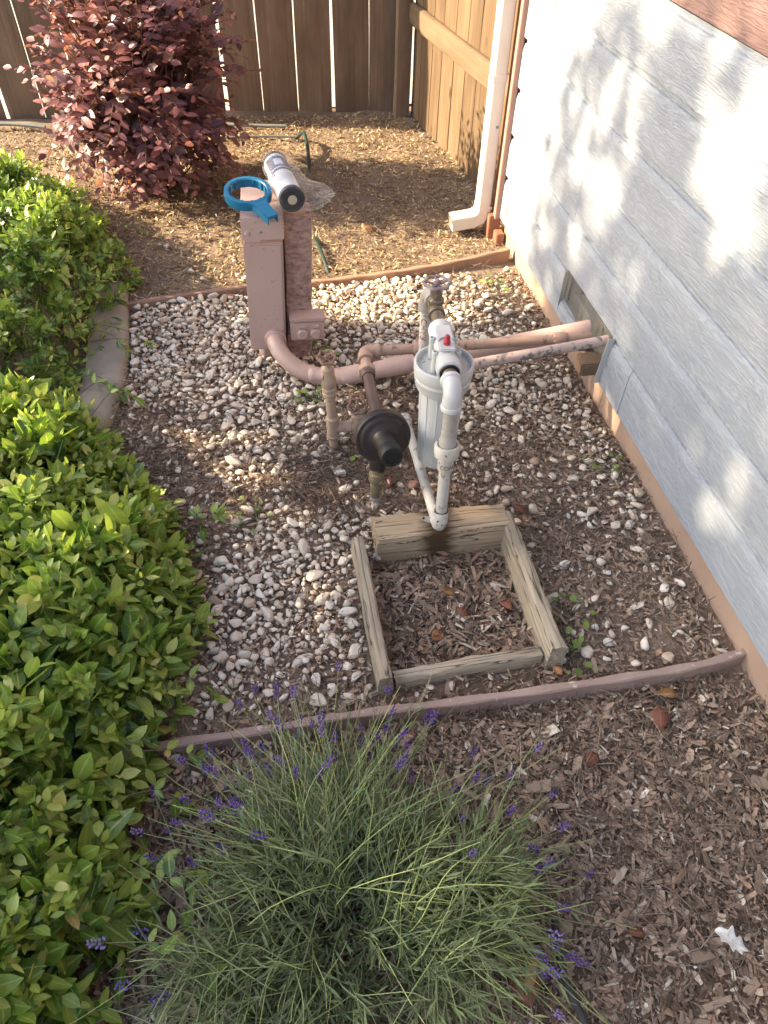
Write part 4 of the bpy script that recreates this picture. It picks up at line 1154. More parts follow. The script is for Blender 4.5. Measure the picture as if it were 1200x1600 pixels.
def wrap_panel(name, mat, u0, u1, t0, t1, r, parent):
    s0 = Vector((0, 0, 1)) - ax * ax.z; s0.normalize(); s1 = ax.cross(s0)
    V, F = [], []; n = 12
    for u in (u0, u1):
        for k in range(n + 1):
            t = RAD(t0 + (t1 - t0) * k / n)
            V.append(ax * u + (s0 * math.cos(t) + s1 * math.sin(t)) * r)
    for k in range(n):
        F.append((k, k + 1, n + 2 + k, n + 1 + k))
    return MB().add(V, F).build(name, mat, parent)


pn = wrap_panel('navy_print', M['label_navy'], 0.128, 0.225, -62, 62, CR + 0.0004, cart)
wrap_panel('pale_print', M['label_lilac'], 0.165, 0.205, -22, 18, CR + 0.0008, pn)
wrap_panel('pale_print', M['label_lilac'], 0.142, 0.148, -52, 40, CR + 0.0008, pn)
for k, (u, a, b) in enumerate(((0.118, -50, 10), (0.104, -52, 45), (0.097, -46, 40), (0.088, -50, 44), (0.080, -48, 30), (0.072, -50, 40), (0.060, -44, 20))):
    wrap_panel('print_line', M['label_lilac'], u, u + 0.0022, a, b, CR + 0.0004, cart)
wrap_panel('print_logo', M['label_navy'], 0.112, 0.122, -58, -44, CR + 0.0005, cart)

# clear bag: a loose crumpled skin round the cartridge that trails off to the right
bg_ = MB(); V, F = [], []
nu, nv = 46, 40
s0 = (Vector((0, 0, 1)) - ax * ax.z).normalized(); s1 = ax.cross(s0)
for i in range(nu):
    u = i / (nu - 1)
    for j in range(nv):
        t = 2 * math.pi * j / nv
        cx_, cz_ = math.cos(t), math.sin(t)
        crumple = 0.0022 * math.sin(7 * t + 9 * u) + 0.0018 * math.sin(13 * t - 17 * u + 1) + 0.0014 * math.sin(23 * u + 5 * t)
        r = CR + 0.0042 + crumple * (0.5 + 0.5 * abs(cx_))
        ext = max(0.0, cx_) ** 1.5 * (0.075 * math.exp(-((u - 0.20) / 0.25) ** 2) + 0.024)
        flat = 1 - 0.68 * max(0.0, cx_) ** 3 * min(1, ext / 0.03)
        end = 1.0
        if u < 0.05: end = 0.45 + 0.55 * (u / 0.05) ** 0.5
        if u > 0.95: end = 0.4 + 0.6 * ((1 - u) / 0.05) ** 0.5
        wr_ = 0.006 * math.sin(19 * u + 4 * cz_) * max(0, cx_) + 0.004 * math.sin(43 * u + 2) * max(0, cx_)
        p = ax * (-0.010 + u * (CL + 0.02)) + s1 * ((r * cx_ + ext) * end) + s0 * (r * cz_ * flat * end + wr_ - 0.012 * min(1, ext / 0.05))
        V.append(p)
for i in range(nu - 1):
    for j in range(nv):
        F.append((i * nv + j, i * nv + (j + 1) % nv, (i + 1) * nv + (j + 1) % nv, (i + 1) * nv + j))
F += [tuple(range(nv)), tuple(reversed([(nu - 1) * nv + j for j in range(nv)]))]
bagob = MB().add(V, F).build('plastic_bag', M['bag'], None, smooth=80)
bagob.location = ca0
tag(bagob, 'crumpled clear plastic bag wrapped round the filter cartridge', 'plastic bag')
# ================================================================ MULCH AND GRAVEL
def ground_pts(n, x0, x1, y0, y1, rng):
    P = np.stack([rng.uniform(x0, x1, n), rng.uniform(y0, y1, n)], 1)
    Q = np.concatenate([P, np.zeros((n, 1))], 1)
    return P[in_view(Q, 190)]


def under_timber(x, y):
    return (((x > 0.21) & (x < 0.555) & (y > 1.192) & (y < 1.278)) | ((x > 0.14) & (x < 0.18) & (y > 0.8) & (y < 1.22))
            | ((x > 0.542) & (x < 0.588) & (y > 0.81) & (y < 1.25)) | ((x > 0.19) & (x < 0.535) & (y > 0.822) & (y < 0.852)))


chip_protos = [chip_proto(k) for k in range(16)]
shred_protos = []
for k in range(6):                       # curled shreds and leaf scraps
    r = np.random.default_rng(300 + k); V, F = [], []
    for i in range(5):
        t = i / 4 - 0.5; w = 0.5 * (1 - 1.5 * t * t) * r.uniform(0.7, 1.1); c = 0.9 * t * t + 0.25 * r.normal() * t
        V += [(t, -w, c + 0.25 * r.normal()), (t, w, c + 0.25 * r.normal())]
    for i in range(4):
        F.append((2 * i, 2 * i + 1, 2 * i + 3, 2 * i + 2))
    shred_protos.append(Proto(V, F))
def slip_proto(seed):                    # plain sliver for the smallest chips
    r = np.random.default_rng(seed)
    V = [(x + 0.08 * r.normal(), y * (1 if x < 0 else r.uniform(0.3, 0.9)) + 0.1 * r.normal(), z * r.uniform(0.6, 1.2) + 0.4 * x * r.normal()) for x in (-0.5, 0.5) for y in (-0.5, 0.5) for z in (-0.5, 0.5)]
    return Proto(V, [(0, 1, 5, 4), (2, 6, 7, 3), (0, 4, 6, 2), (1, 3, 7, 5), (0, 2, 3, 1), (4, 5, 7, 6)])


all_chips = chip_protos + shred_protos + [slip_proto(k) for k in range(8)]


def chip_batch(P, lo, hi, rng, lift=0.012, tone=(0.44, 0.26), wr=(0.22, 0.55), shreds=0.25, tilt=0.35):
    n = len(P)
    L = lo + (hi - lo) * rng.random(n) ** 2.2
    Wd = L * rng.uniform(wr[0], wr[1], n); Th = np.clip(Wd * rng.uniform(0.10, 0.30, n), 0.0007, 0.005)
    idx = np.where(rng.random(n) < shreds, rng.integers(16, 22, n), rng.integers(0, 16, n))
    idx = np.where((idx < 16) & (L < 0.024), rng.integers(22, 30, n), idx)
    a = rng.uniform(0, 2 * np.pi, n)
    ax_ = np.stack([np.cos(a), np.sin(a), rng.normal(0, tilt, n)], 1)
    nr = np.stack([rng.normal(0, tilt, n), rng.normal(0, tilt, n), np.ones(n)], 1)
    Fm = frames(ax_, nr)[:, :, [1, 0, 2]]                     # long side first
    Ms = Fm * np.stack([L, Wd, Th], 1)[:, None, :]
    z = gz(P[:, 0], P[:, 1]) + lift * rng.random(n) + 0.25 * Th
    T = np.concatenate([P, z[:, None]], 1)
    tint = np.clip(rng.normal(tone[0], tone[1], n), 0, 1)
    return idx, Ms, T, tint, L


rng = np.random.default_rng(5)
mulch = tag(bpy.data.objects.new('mulch', None), 'brown wood chip and leaf mulch covering the bed', None, None, 'stuff')
COL.objects.link(mulch)
sets = []
P = ground_pts(60000, -0.65, 1.3, -0.3, 0.80, rng); P = P[(P[:, 1] < 0.74)]
sets.append(chip_batch(P, 0.007, 0.030, rng, 0.014, (0.44, 0.28), (0.14, 0.5), 0.6, 0.38))
P = ground_pts(900, -0.4, 1.3, 0.0, 0.74, rng); P = P[P[:, 1] < 0.72]
sets.append(chip_batch(P, 0.018, 0.055, rng, 0.018, (0.42, 0.26), (0.2, 0.55), 0.35, 0.28))
P = ground_pts(46000, -0.7, 1.03, 0.75, 2.66, rng)
P = P[(P[:, 1] > 0.768 + 0.03 * np.clip(P[:, 0] - 0.9, 0, 1)) & (P[:, 1] < 2.62) & ~under_timber(P[:, 0], P[:, 1]) & (P[:, 0] < 1.025)]
sets.append(chip_batch(P, 0.006, 0.027, rng, 0.010, (0.46, 0.27), (0.16, 0.5), 0.55))
P = ground_pts(900, 0.2, 1.02, 0.78, 2.0, rng); P = P[~under_timber(P[:, 0], P[:, 1]) & (P[:, 0] < 1.0)]
sets.append(chip_batch(P, 0.018, 0.042, rng, 0.014, (0.5, 0.22), (0.2, 0.42), 0.3, 0.3))
P = ground_pts(16000, 0.15, 0.6, 0.8, 1.25, rng); P = P[~under_timber(P[:, 0], P[:, 1]) & (P[:, 0] > 0.18) & (P[:, 0] < 0.56) & (P[:, 1] > 0.84) & (P[:, 1] < 1.2)]
sets.append(chip_batch(P[:2600], 0.010, 0.048, rng, 0.022, (0.42, 0.24), (0.14, 0.4), 0.75, 0.4))
P = ground_pts(11000, -0.6, 1.02, 0.8, 2.58, rng); P = P[~under_timber(P[:, 0], P[:, 1]) & (P[:, 0] < 1.0) & (rng.random(len(P)) < 0.25 + 0.75 * (vnoise(P[:, 0] * 6, P[:, 1] * 6, 77) > 0.55))]
sets.append(chip_batch(P, 0.005, 0.026, rng, 0.034, (0.5, 0.26), (0.12, 0.4), 0.6, 0.45))
n_bed = sum(len(q[0]) for q in sets)
P = ground_pts(52000, -1.7, 1.1, 2.62, 4.6, rng); P = P[(P[:, 1] > 2.64 + 0.1 * np.clip(P[:, 0], -1, 1) * 0.6) & (P[:, 1] < 4.5)]
sets.append(chip_batch(P, 0.007, 0.028, rng, 0.012, (0.47, 0.26), (0.10, 0.36), 0.5, 0.45))
idx = np.concatenate([s[0] for s in sets]); Ms = np.concatenate([s[1] for s in sets]); T = np.concatenate([s[2] for s in sets])
tint = np.concatenate([s[3] for s in sets]); Ls = np.concatenate([s[4] for s in sets])
u, v, d = to_px(T)
score = Ls / d * ((u > 0) & (u < 1200) & (v > 0) & (v < 1600)) * (T[:, 2] - gz(T[:, 0], T[:, 1]) > 0.006) * (T[:, 0] > -0.1) * (np.arange(len(T)) < n_bed)
big = np.argsort(-score)[:290]
keep = np.ones(len(T), bool); keep[big] = False
back = np.arange(len(T)) >= n_bed; kb, kf = keep & back, keep & ~back
scatter('wood_chips', all_chips, idx[kf], Ms[kf], T[kf], tint[kf], M['chip'], mulch, 'stuff', smooth=False)
scatter('dry_chips_sunlit', all_chips, idx[kb], Ms[kb], T[kb], tint[kb], M['dry_chip_sunlit'], mulch, 'stuff', smooth=False)
singles('bark_chip', all_chips, idx[big], Ms[big], T[big], tint[big], M['chip'], mulch, smooth=False)

# dry needles and twigs lying in drifts
def straws(n, centres, rng):
    tp = []
    for k in range(8):
        r = np.random.default_rng(600 + k); mb = MB()
        pts = [(t - 0.5, 0.10 * math.sin(2.2 * t + r.random() * 3) + 0.05 * r.normal(), 0.04 * r.normal()) for t in np.linspace(0, 1, 4)]
        mb.tube(pts, [0.012, 0.014, 0.012, 0.008], 3, cap=False); tp.append(Proto(mb.v, mb.f))
    C = np.array(centres); w = C[:, 3] / C[:, 3].sum(); c = C[rng.choice(len(C), n, p=w)]
    P = c[:, :2] + rng.normal(size=(n, 2)) * c[:, 2:3]
    P = P[(P[:, 0] < 1.02) & ~under_timber(P[:, 0], P[:, 1])]; n = len(P)
    L = rng.uniform(0.03, 0.11, n); a = rng.uniform(0, 6.28, n)
    Fm = frames(np.stack([np.cos(a), np.sin(a), rng.normal(0, 0.2, n)], 1), np.tile([0, 0, 1.0], (n, 1)) + rng.normal(0, 0.2, (n, 3)))[:, :, [1, 0, 2]]
    Ms = Fm * np.stack([L, L * 0.8, np.full(n, 0.06)], 1)[:, None, :]
    T = np.concatenate([P, (gz(P[:, 0], P[:, 1]) + 0.008 + 0.016 * rng.random(n))[:, None]], 1)
    scatter('dry_needles', tp, rng.integers(0, 8, n), Ms, T, np.clip(rng.normal(0.4, 0.25, n), 0, 1), M['straw'], mulch, 'stuff')


straws(7600, [(0.10, 1.50, 0.10, 1.6), (-0.30, 1.75, 0.12, 1.2), (-0.05, 1.62, 0.16, 1), (0.25, 1.62, 0.14, 1), (0.3, 1.85, 0.15, .8), (0.6, 1.55, 0.2, 1), (0.85, 1.25, 0.15, .6),
              (0.36, 1.02, 0.10, .7), (0.9, 2.35, 0.12, .8), (0.2, 3.2, 0.5, 1.6), (0.7, 3.0, 0.25, 1), (0.6, 0.45, 0.3, 2.4), (0.75, 0.3, 0.3, 2.2), (-0.4, 1.4, 0.1, .5), (0.0, 0.95, 0.12, .4)], rng)

# white pebbles: thick drifts and thin scatter
PEB = [(-0.32, 2.42, .15, .11, 1.8), (-0.12, 2.48, .18, .09, 1.8), (-0.24, 2.20, .17, .14, 2.0), (-0.02, 1.98, .13, .10, 1.1), (-0.16, 1.90, .15, .14, 1.1), (-0.12, 1.70, .12, .10, .75),
       (0.02, 1.60, .10, .09, .55), (-0.04, 1.27, .12, .12, .85), (-0.12, 1.08, .10, .12, .75), (0.02, 1.04, .09, .10, .75), (0.08, 0.95, .06, .06, .5), (0.30, 2.42, .18, .10, 1.35),
       (0.52, 2.46, .16, .09, 1.3), (0.72, 2.38, .13, .09, .8), (0.32, 2.18, .18, .10, 1.1), (0.60, 2.15, .16, .12, .9), (0.80, 1.93, .13, .11, .75), (0.86, 1.76, .11, .09, .6), (0.70, 1.82, .12, .10, .7),
       (0.93, 1.50, .07, .10, .5), (0.97, 1.28, .04, .07, .6), (0.88, 1.30, .07, .06, .35), (0.56, 1.47, .10, .06, .35), (0.12, 1.33, .06, .09, .5), (-0.20, 0.93, .08, .1, .4), (0.15, 1.72, .08, .08, .35)]


def peb_density(x, y):
    D = np.zeros_like(x)
    for cx_, cy_, sx, sy, a in PEB:
        D += a * np.exp(-0.5 * ((x - cx_) / sx) ** 2 - 0.5 * ((y - cy_) / sy) ** 2)
    D = D * (0.40 + 1.25 * vnoise(x * 7 + 30, y * 7 + 10, 8))
    for cx_, cy_, q, a in ((0.10, 1.53, .10, .85), (-0.38, 1.86, .08, .8), (-0.28, 1.58, .09, .75), (0.30, 1.83, .10, .6), (0.30, 1.60, .09, .6), (0.62, 1.62, .09, .6), (0.78, 1.50, .09, .7), (0.90, 2.28, .10, .5), (-0.05, 1.45, .06, .5), (-0.2, 0.83, .08, .5)):
        D *= 1 - a * np.exp(-0.5 * ((x - cx_) ** 2 + (y - cy_) ** 2) / q ** 2)
    D *= 1 - 0.45 / (1 + np.exp(-(x - 0.62) / 0.05)) * (y < 2.1)
    D += 0.035
    D *= (x < 1.005) & (x > -0.50) & (y > 0.79) & (y < 2.585 + 0.06 * np.clip(x, -.6, 1)) & ~under_timber(x, y)
    D *= 1 - 0.93 * ((x > 0.18) & (x < 0.56) & (y > 0.84) & (y < 1.2))
    return np.minimum(D, 1.25)


rng = np.random.default_rng(21)
pts, rad, zz = [], [], []
cell = {}
CS = 0.04
for layer, (ntry, zl) in enumerate(((26000, 0.0), (14000, 0.55))):
    C = np.stack([rng.uniform(-0.52, 1.0, ntry), rng.uniform(0.78, 2.66, ntry)], 1)
    Dn = peb_density(C[:, 0], C[:, 1]); pr = rng.random(ntry)
    R_ = 0.0062 + 0.0135 * rng.random(ntry) ** 1.7
    for k in np.where(pr < (Dn if layer == 0 else np.clip(Dn - 0.55, 0, 1)))[0]:
        x, y = C[k]; r = R_[k]; ci, cj = int(x // CS), int(y // CS); ok = True
        for i in range(ci - 1, ci + 2):
            for j in range(cj - 1, cj + 2):
                for (px_, py_, pr_, pl) in cell.get((i, j, layer), ()):
                    if (x - px_) ** 2 + (y - py_) ** 2 < (0.86 * (r + pr_)) ** 2: ok = False; break
                if not ok: break
            if not ok: break
        if ok:
            cell.setdefault((ci, cj, layer), []).append((x, y, r, layer))
            pts.append((x, y)); rad.append(r); zz.append(layer)
pts = np.array(pts); rad = np.array(rad); zz = np.array(zz)
n = len(pts); print('pebbles', n)
stones = [stone_proto(k) for k in range(16)]; fine_stones = [stone_proto(k, 3) for k in range(16)]
sidx = rng.integers(0, 16, n)
qa = rng.uniform(0, 6.28, n)
Fm = frames(np.stack([np.cos(qa), np.sin(qa), rng.normal(0, .25, n)], 1), np.tile([0, 0, 1.0], (n, 1)) + rng.normal(0, .3, (n, 3)))[:, :, [1, 0, 2]]
Ms = Fm * (rad[:, None] * np.ones((1, 3)))[:, None, :]
T = np.concatenate([pts, (gz(pts[:, 0], pts[:, 1]) + 0.006 + rad * 0.25 + zz * 0.011)[:, None]], 1)
tint = np.clip(rng.beta(2.2, 1.6, n), 0, 1); tint[rng.random(n) < 0.035] *= 0.15
u, v, d = to_px(T)
alone = peb_density(pts[:, 0], pts[:, 1]) < 0.075
gravel = tag(bpy.data.objects.new('gravel', None), 'white pebble gravel spread in drifts over the bed', None, None, 'stuff'); COL.objects.link(gravel)
score = rad / d * (u > 200) * (v < 1150) * (1 + 0.6 * zz)
big = np.argsort(-score)[:290]
keep = np.ones(n, bool); keep[big] = False
scatter('pebbles', stones, sidx[keep], Ms[keep], T[keep], tint[keep], M['pebble'], gravel, 'stuff', smooth=True)
singles('pebble', fine_stones, sidx[big], Ms[big], T[big], tint[big], M['pebble'], gravel)

nf = 17000; C = np.stack([rng.uniform(-0.52, 1.0, nf), rng.uniform(0.78, 2.66, nf)], 1)
C = C[rng.random(nf) < 0.62 * peb_density(C[:, 0], C[:, 1]) + 0.02]; nf = len(C)
Ms = frames(rng.normal(size=(nf, 3)), rng.normal(size=(nf, 3))) * (0.0018 + 0.0034 * rng.random(nf) ** 2)[:, None, None]
scatter('gravel_fines', [stone_proto(900 + k, 1) for k in range(6)], rng.integers(0, 6, nf), Ms, np.concatenate([C, (gz(C[:, 0], C[:, 1]) + 0.008 + 0.008 * rng.random(nf))[:, None]], 1),
        np.clip(rng.normal(0.4, 0.25, nf), 0, 1), M['pebble'], gravel, 'stuff')


# ================================================================ SINGLE STONES, SCRAPS AND LEAVES
def stone(name, x, y, r, mat, label, cat, seed, group=None, tintv=None, flat=0.75, lift=0.35):
    p = stone_proto(seed, 2, flat)
    me = mesh_from(name, p.V * r, p.loops, p.tot, mat, np.full(len(p.V), 0.85 if tintv is None else tintv), p.across)
    o = bpy.data.objects.new(name, me); COL.objects.link(o)
    o.location = (x, y, float(gz(x, y)) + 0.010 + r * lift * 0.5); o.rotation_euler = (0.1, 0.15, seed * 1.3)
    return tag(o, label, cat, group)


G1 = 'white stones lying singly on the mulch by the house'
stone('white_stone', 0.806, 0.840, 0.0165, M['pebble'], 'round white stone nearest the curved edging board on bare mulch', 'stone', 801, G1)
stone('white_stone', 0.776, 0.892, 0.012, M['pebble'], 'white stone beside the weed and behind the round white stone', 'stone', 802, G1)
stone('white_stone', 0.736, 0.905, 0.010, M['pebble'], 'small white stone close to the green weed at the timber corner', 'stone', 803, G1)
stone('white_stone', 0.971, 1.000, 0.015, M['pebble'], 'white stone lying right against the pale house siding edge', 'stone', 804, G1)
stone('white_stone', 0.918, 0.985, 0.014, M['pebble'], 'angular white stone next to the one against the house', 'stone', 805, G1, flat=0.9)
stone('white_stone', 0.810, 1.228, 0.012, M['pebble'], 'lone bluish white stone level with the thick timber', 'stone', 806, G1)
stone('white_stone', 0.700, 0.815, 0.010, M['pebble'], 'white stone touching the orange stone at the timber corner', 'stone', 807, G1)
stone('white_stone', 0.590, 1.405, 0.015, M['pebble'], 'upright oval white stone behind the thick timber', 'stone', 808, G1, flat=1.1)
stone('white_stone', 0.088, 0.880, 0.016, M['pebble'], 'large cream stone before the narrow gravel side timber', 'stone', 809, G1)
stone('orange_stone', 0.575, 0.802, 0.0135, M['orange_stone'], 'orange tan stone at the foot of the deep timber', 'stone', 811)
stone('orange_stone', -0.155, 2.570, 0.022, M['orange_stone'], 'flat orange stone at the back edge of the gravel', 'stone', 812)
stone('brick_piece', 0.285, 1.470, 0.017, M['brick'], 'red brick fragment beside the worn gas riser pipe', 'brick piece', 813, flat=1.1)
stone('flagstone_piece', 0.355, 1.455, 0.030, M['flagstone'], 'flat pinkish flagstone fragment between riser and white pipe', 'stone', 814, flat=0.3)
stone('grey_stone', 0.008, 1.985, 0.016, M['grey_paint'], 'dark grey stone at the foot of the conduit bend', 'stone', 815)
stone('pale_stone', 0.46, 3.05, 0.035, M['orange_stone'], 'buff stone on the sunlit mulch behind the wooden post', 'stone', 816, flat=0.6)
for k, (x, y, r) in enumerate(((-0.41, 3.02, .014), (-0.30, 2.78, .014), (-0.13, 2.86, .012), (-0.09, 2.70, .016), (-0.12, 2.74, .013), (-0.26, 2.72, .011))):
    stone('stray_pebble', x, y, r, M['pebble'], ('white pebble alone on brown earth beside the far hedge', 'white pebble halfway between the far hedge and the pink pedestal', 'white pebble beyond the edging nearest the burgundy bush side of the pedestal',
          'larger white pebble at the edging right beside the pink pedestal', 'upper white pebble of the pair next to the pedestal', 'small white pebble resting just behind the thin back edging')[k], 'stone', 830 + k, 'stray pebbles beyond the back edging', 0.7)

LP = [leaf_proto(0.52, 0.25, 0.35), leaf_proto(0.45, -0.2, 0.1), leaf_proto(0.6, 0.4, 0.5)]


def fallen(x, y, L, ang, tintv, label, k=0, tilt=(0.15, 0.1), z=0.022, wide=1.0):
    p = LP[k]
    me = mesh_from('fallen_leaf', p.V * [L * wide, L, L], p.loops, p.tot, M['dead_leaf'], np.full(len(p.V), tintv), p.across)
    o = bpy.data.objects.new('fallen_leaf', me); COL.objects.link(o)
    md = o.modifiers.new('thickness', 'SOLIDIFY'); md.thickness = 0.0006
    o.location = (x, y, float(gz(x, y)) + z); o.rotation_euler = (tilt[0], tilt[1], ang)
    return tag(o, label, 'leaf')


fallen(0.315, 0.175, 0.085, RAD(8), 0.42, 'large curled reddish brown leaf lying by the lavender', 0, z=0.035, wide=1.25)
fallen(0.308, 0.190, 0.072, RAD(-28), 0.72, 'yellow leaf folded over the large reddish brown leaf', 1, (0.1, 0.4), 0.05, 0.7)
fallen(0.78, 0.685, 0.06, RAD(160), 0.35, 'reddish brown leaf tucked below the edging board near the house', 0, z=0.025, wide=1.2)
fallen(0.83, 0.70, 0.045, RAD(60), 0.66, 'orange yellow leaf beside the reddish one below the edging', 2, z=0.022)
fallen(0.385, 1.055, 0.045, RAD(40), 0.62, 'orange leaf in the sun spot inside the timber square', 0)
fallen(0.30, 0.935, 0.045, RAD(-60), 0.55, 'rusty orange leaf in the front corner of the timber square', 2, wide=1.2)
fallen(0.395, 0.985, 0.040, RAD(10), 0.45, 'pinkish brown leaf in the middle of the timber square', 0, wide=1.3)
fallen(0.50, 1.03, 0.05, RAD(200), 0.38, 'brown leaf leaning on the deep timber inside the square', 0, (0.5, 0.2))
fallen(0.60, 0.60, 0.04, RAD(120), 0.18, 'dark red brown leaf on the open mulch below the edging', 2, wide=1.2)
fallen(0.56, 0.25, 0.035, RAD(70), 0.2, 'small dark red leaf on the mulch near the bottom', 0)
fallen(0.64, 1.29, 0.05, RAD(30), 0.25, 'dark reddish leaf behind the thick timber corner', 0)
fallen(0.87, 2.08, 0.05, RAD(80), 0.3, 'brown leaf on the gravel under the house pipes', 2)
# pale lobed oak leaf
V, F = [], []
lob = [(0.002, -0.036), (0.007, -0.022), (0.016, -0.012), (0.010, -0.004), (0.021, 0.010), (0.011, 0.014), (0.009, 0.028), (0.0, 0.033), (-0.007, 0.024), (-0.017, 0.024), (-0.011, 0.010), (-0.022, 0.0), (-0.010, -0.008), (-0.012, -0.02), (-0.003, -0.024)]
ol = smooth_path([np.array(p) for p in lob + lob[:1]], 40)[:-1]; m_ = len(ol)
V = [(x, y, 0.012 * abs(x) / 0.02 + 0.004 * math.sin(y * 90)) for x, y in ol] + [(0.35 * x, 0.75 * y, 0.002 * math.sin(y * 120)) for x, y in ol] + [(0, 0, 0)]
F = [(i, (i + 1) % m_, m_ + (i + 1) % m_, m_ + i) for i in range(m_)] + [(m_ + i, m_ + (i + 1) % m_, 2 * m_) for i in range(m_)]
pr_ = Proto(V, F)
me = mesh_from('fallen_leaf', pr_.V, pr_.loops, pr_.tot, M['dead_leaf'], np.full(len(V), 1.0), pr_.across * 0 + 1)
o = bpy.data.objects.new('fallen_leaf', me); COL.objects.link(o); md = o.modifiers.new('thickness', 'SOLIDIFY'); md.thickness = 0.0006
o.location = (0.705, 0.212, 0.012); o.rotation_euler = (0.15, 0.1, RAD(52))
tag(o, 'cream white lobed oak leaf lying alone on the brown mulch', 'leaf')

# hoses and drip tubes
def hose(name, pts, r, mat, label, cat, n=30):
    P = smooth_path(pts, n); o0 = Vector(P[0])
    o = MB().tube([Vector(p) - o0 for p in P], r, 10).build(name, mat, None); o.location = o0
    return tag(o, label, cat)


hose('drip_tube', [(-0.30, 4.40, 0.02), (-0.05, 4.33, 0.022), (0.19, 4.29, 0.02)], 0.009, M['tube_grey'], 'grey drip tube lying along the foot of the dark fence', 'drip tube')
hose('drip_tube', [(-0.17, 4.17, 0.018), (0.05, 4.16, 0.02), (0.25, 4.13, 0.02)], 0.006, M['tube_grey'], 'thin grey drip tube end lying in the sun strip', 'drip tube')
hose('drip_tube', [(-1.6, 4.50, 0.02), (-1.3, 4.46, 0.03), (-1.1, 4.42, 0.02)], 0.010, M['tube_grey'], 'grey tube emerging beside the red bush at the fence', 'drip tube')
hose('garden_hose', [(0.225, 4.16, -0.01), (0.25, 4.11, 0.04), (0.268, 4.04, 0.065), (0.272, 3.92, 0.05), (0.265, 3.78, 0.012), (0.262, 3.70, -0.02)], 0.009, M['hose_green'], 'dark green hose end looping out of the sunlit mulch near the fence', 'hose')
hose('garden_hose', [(0.215, 3.05, -0.01), (0.222, 2.95, 0.02), (0.235, 2.80, 0.022), (0.25, 2.70, -0.015)], 0.008, M['hose_green'], 'short piece of dark hose showing beside the wooden post', 'hose')
hose('drip_tube', [(0.40, 0.30, 0.0), (0.387, 0.25, 0.012), (0.385, 0.20, 0.012), (0.40, 0.13, 0.008)], 0.007, M['tube_black'], 'black drip tube surfacing in the mulch beside the lavender', 'drip tube')


# ================================================================ PLANTS
def weed(x, y, n, size, label, seed, spread=0.05):
    r = np.random.default_rng(seed)
    e = empty('weed', label, 'weed', (x, y, float(gz(x, y)) + 0.004))
    lp = leaf_proto(0.75, 0.2, 0.2, 0.7, 5)
    P_, A_, T_ = [], [], []
    for k in range(n):
        a = r.uniform(0, 6.28); d = spread * math.sqrt(r.random()); z = r.uniform(0.008, 0.035)
        mb_ = MB().tube([(0, 0, 0), (0.5 * d * math.cos(a), 0.5 * d * math.sin(a), z * 0.8), (d * math.cos(a), d * math.sin(a), z)], 0.0009, 4)
        P_.append((d * math.cos(a), d * math.sin(a), z)); A_.append((math.cos(a + r.normal() * .5), math.sin(a + r.normal() * .5), r.normal(0, 0.25)))
        if k == 0: st_ = MB()
        st_.add(mb_.v, mb_.f)
    st_.build('stem', M['lav_leaf'], e)
    s = size * r.uniform(0.6, 1.15, n)
    Fm = frames(np.array(A_), np.tile([0, 0, 1.0], (n, 1)) + r.normal(0, 0.25, (n, 3)))
    lv = singles('leaf', [lp], np.zeros(n, int), Fm * s[:, None, None], np.array(P_) + np.array(e.location), r.random(n), M['weed'], e, levels=4)
    return e


weed(0.655, 0.945, 9, 0.020, 'round leaved green weed beside the deep timber', 1)
weed(0.615, 0.835, 16, 0.022, 'lobed green weed at the timber corner by the orange stone', 2, 0.055)
weed(0.89, 2.50, 14, 0.026, 'yellow green weed near the house foundation at the gravel end', 3, 0.06)
weed(0.105, 1.88, 13, 0.030, 'green weed sprouting in front of the conduit bend', 4, 0.05)
weed(0.19, 2.17, 12, 0.026, 'green weed at the foot of the wooden post', 5, 0.05)
weed(0.93, 1.45, 9, 0.022, 'low green weed among white stones by the foundation', 6, 0.045)
weed(0.22, 1.60, 6, 0.024, 'small green weed between the two valve risers', 7, 0.03)
weed(-0.10, 1.38, 14, 0.018, 'thin creeping weed on the gravel beside the hedge', 8, 0.08)
weed(0.33, 1.73, 8, 0.02, 'sparse weed under the dark gas pipe', 9, 0.05)


def poly_dist(x, y, poly):
    """Signed distance to a polygon, positive inside."""
    P = np.array(poly, float); inside = np.zeros(x.shape, bool); dm = np.full(x.shape, 9.0)
    for i in range(len(P)):
        a, b = P[i], P[(i + 1) % len(P)]
        c = ((a[1] > y) != (b[1] > y)) & (x < (b[0] - a[0]) * (y - a[1]) / (b[1] - a[1] + 1e-12) + a[0]); inside ^= c
        ab = b - a; t = np.clip(((x - a[0]) * ab[0] + (y - a[1]) * ab[1]) / (ab @ ab + 1e-12), 0, 1)
        dm = np.minimum(dm, np.hypot(x - a[0] - t * ab[0], y - a[1] - t * ab[1]))
    return np.where(inside, dm, -dm)


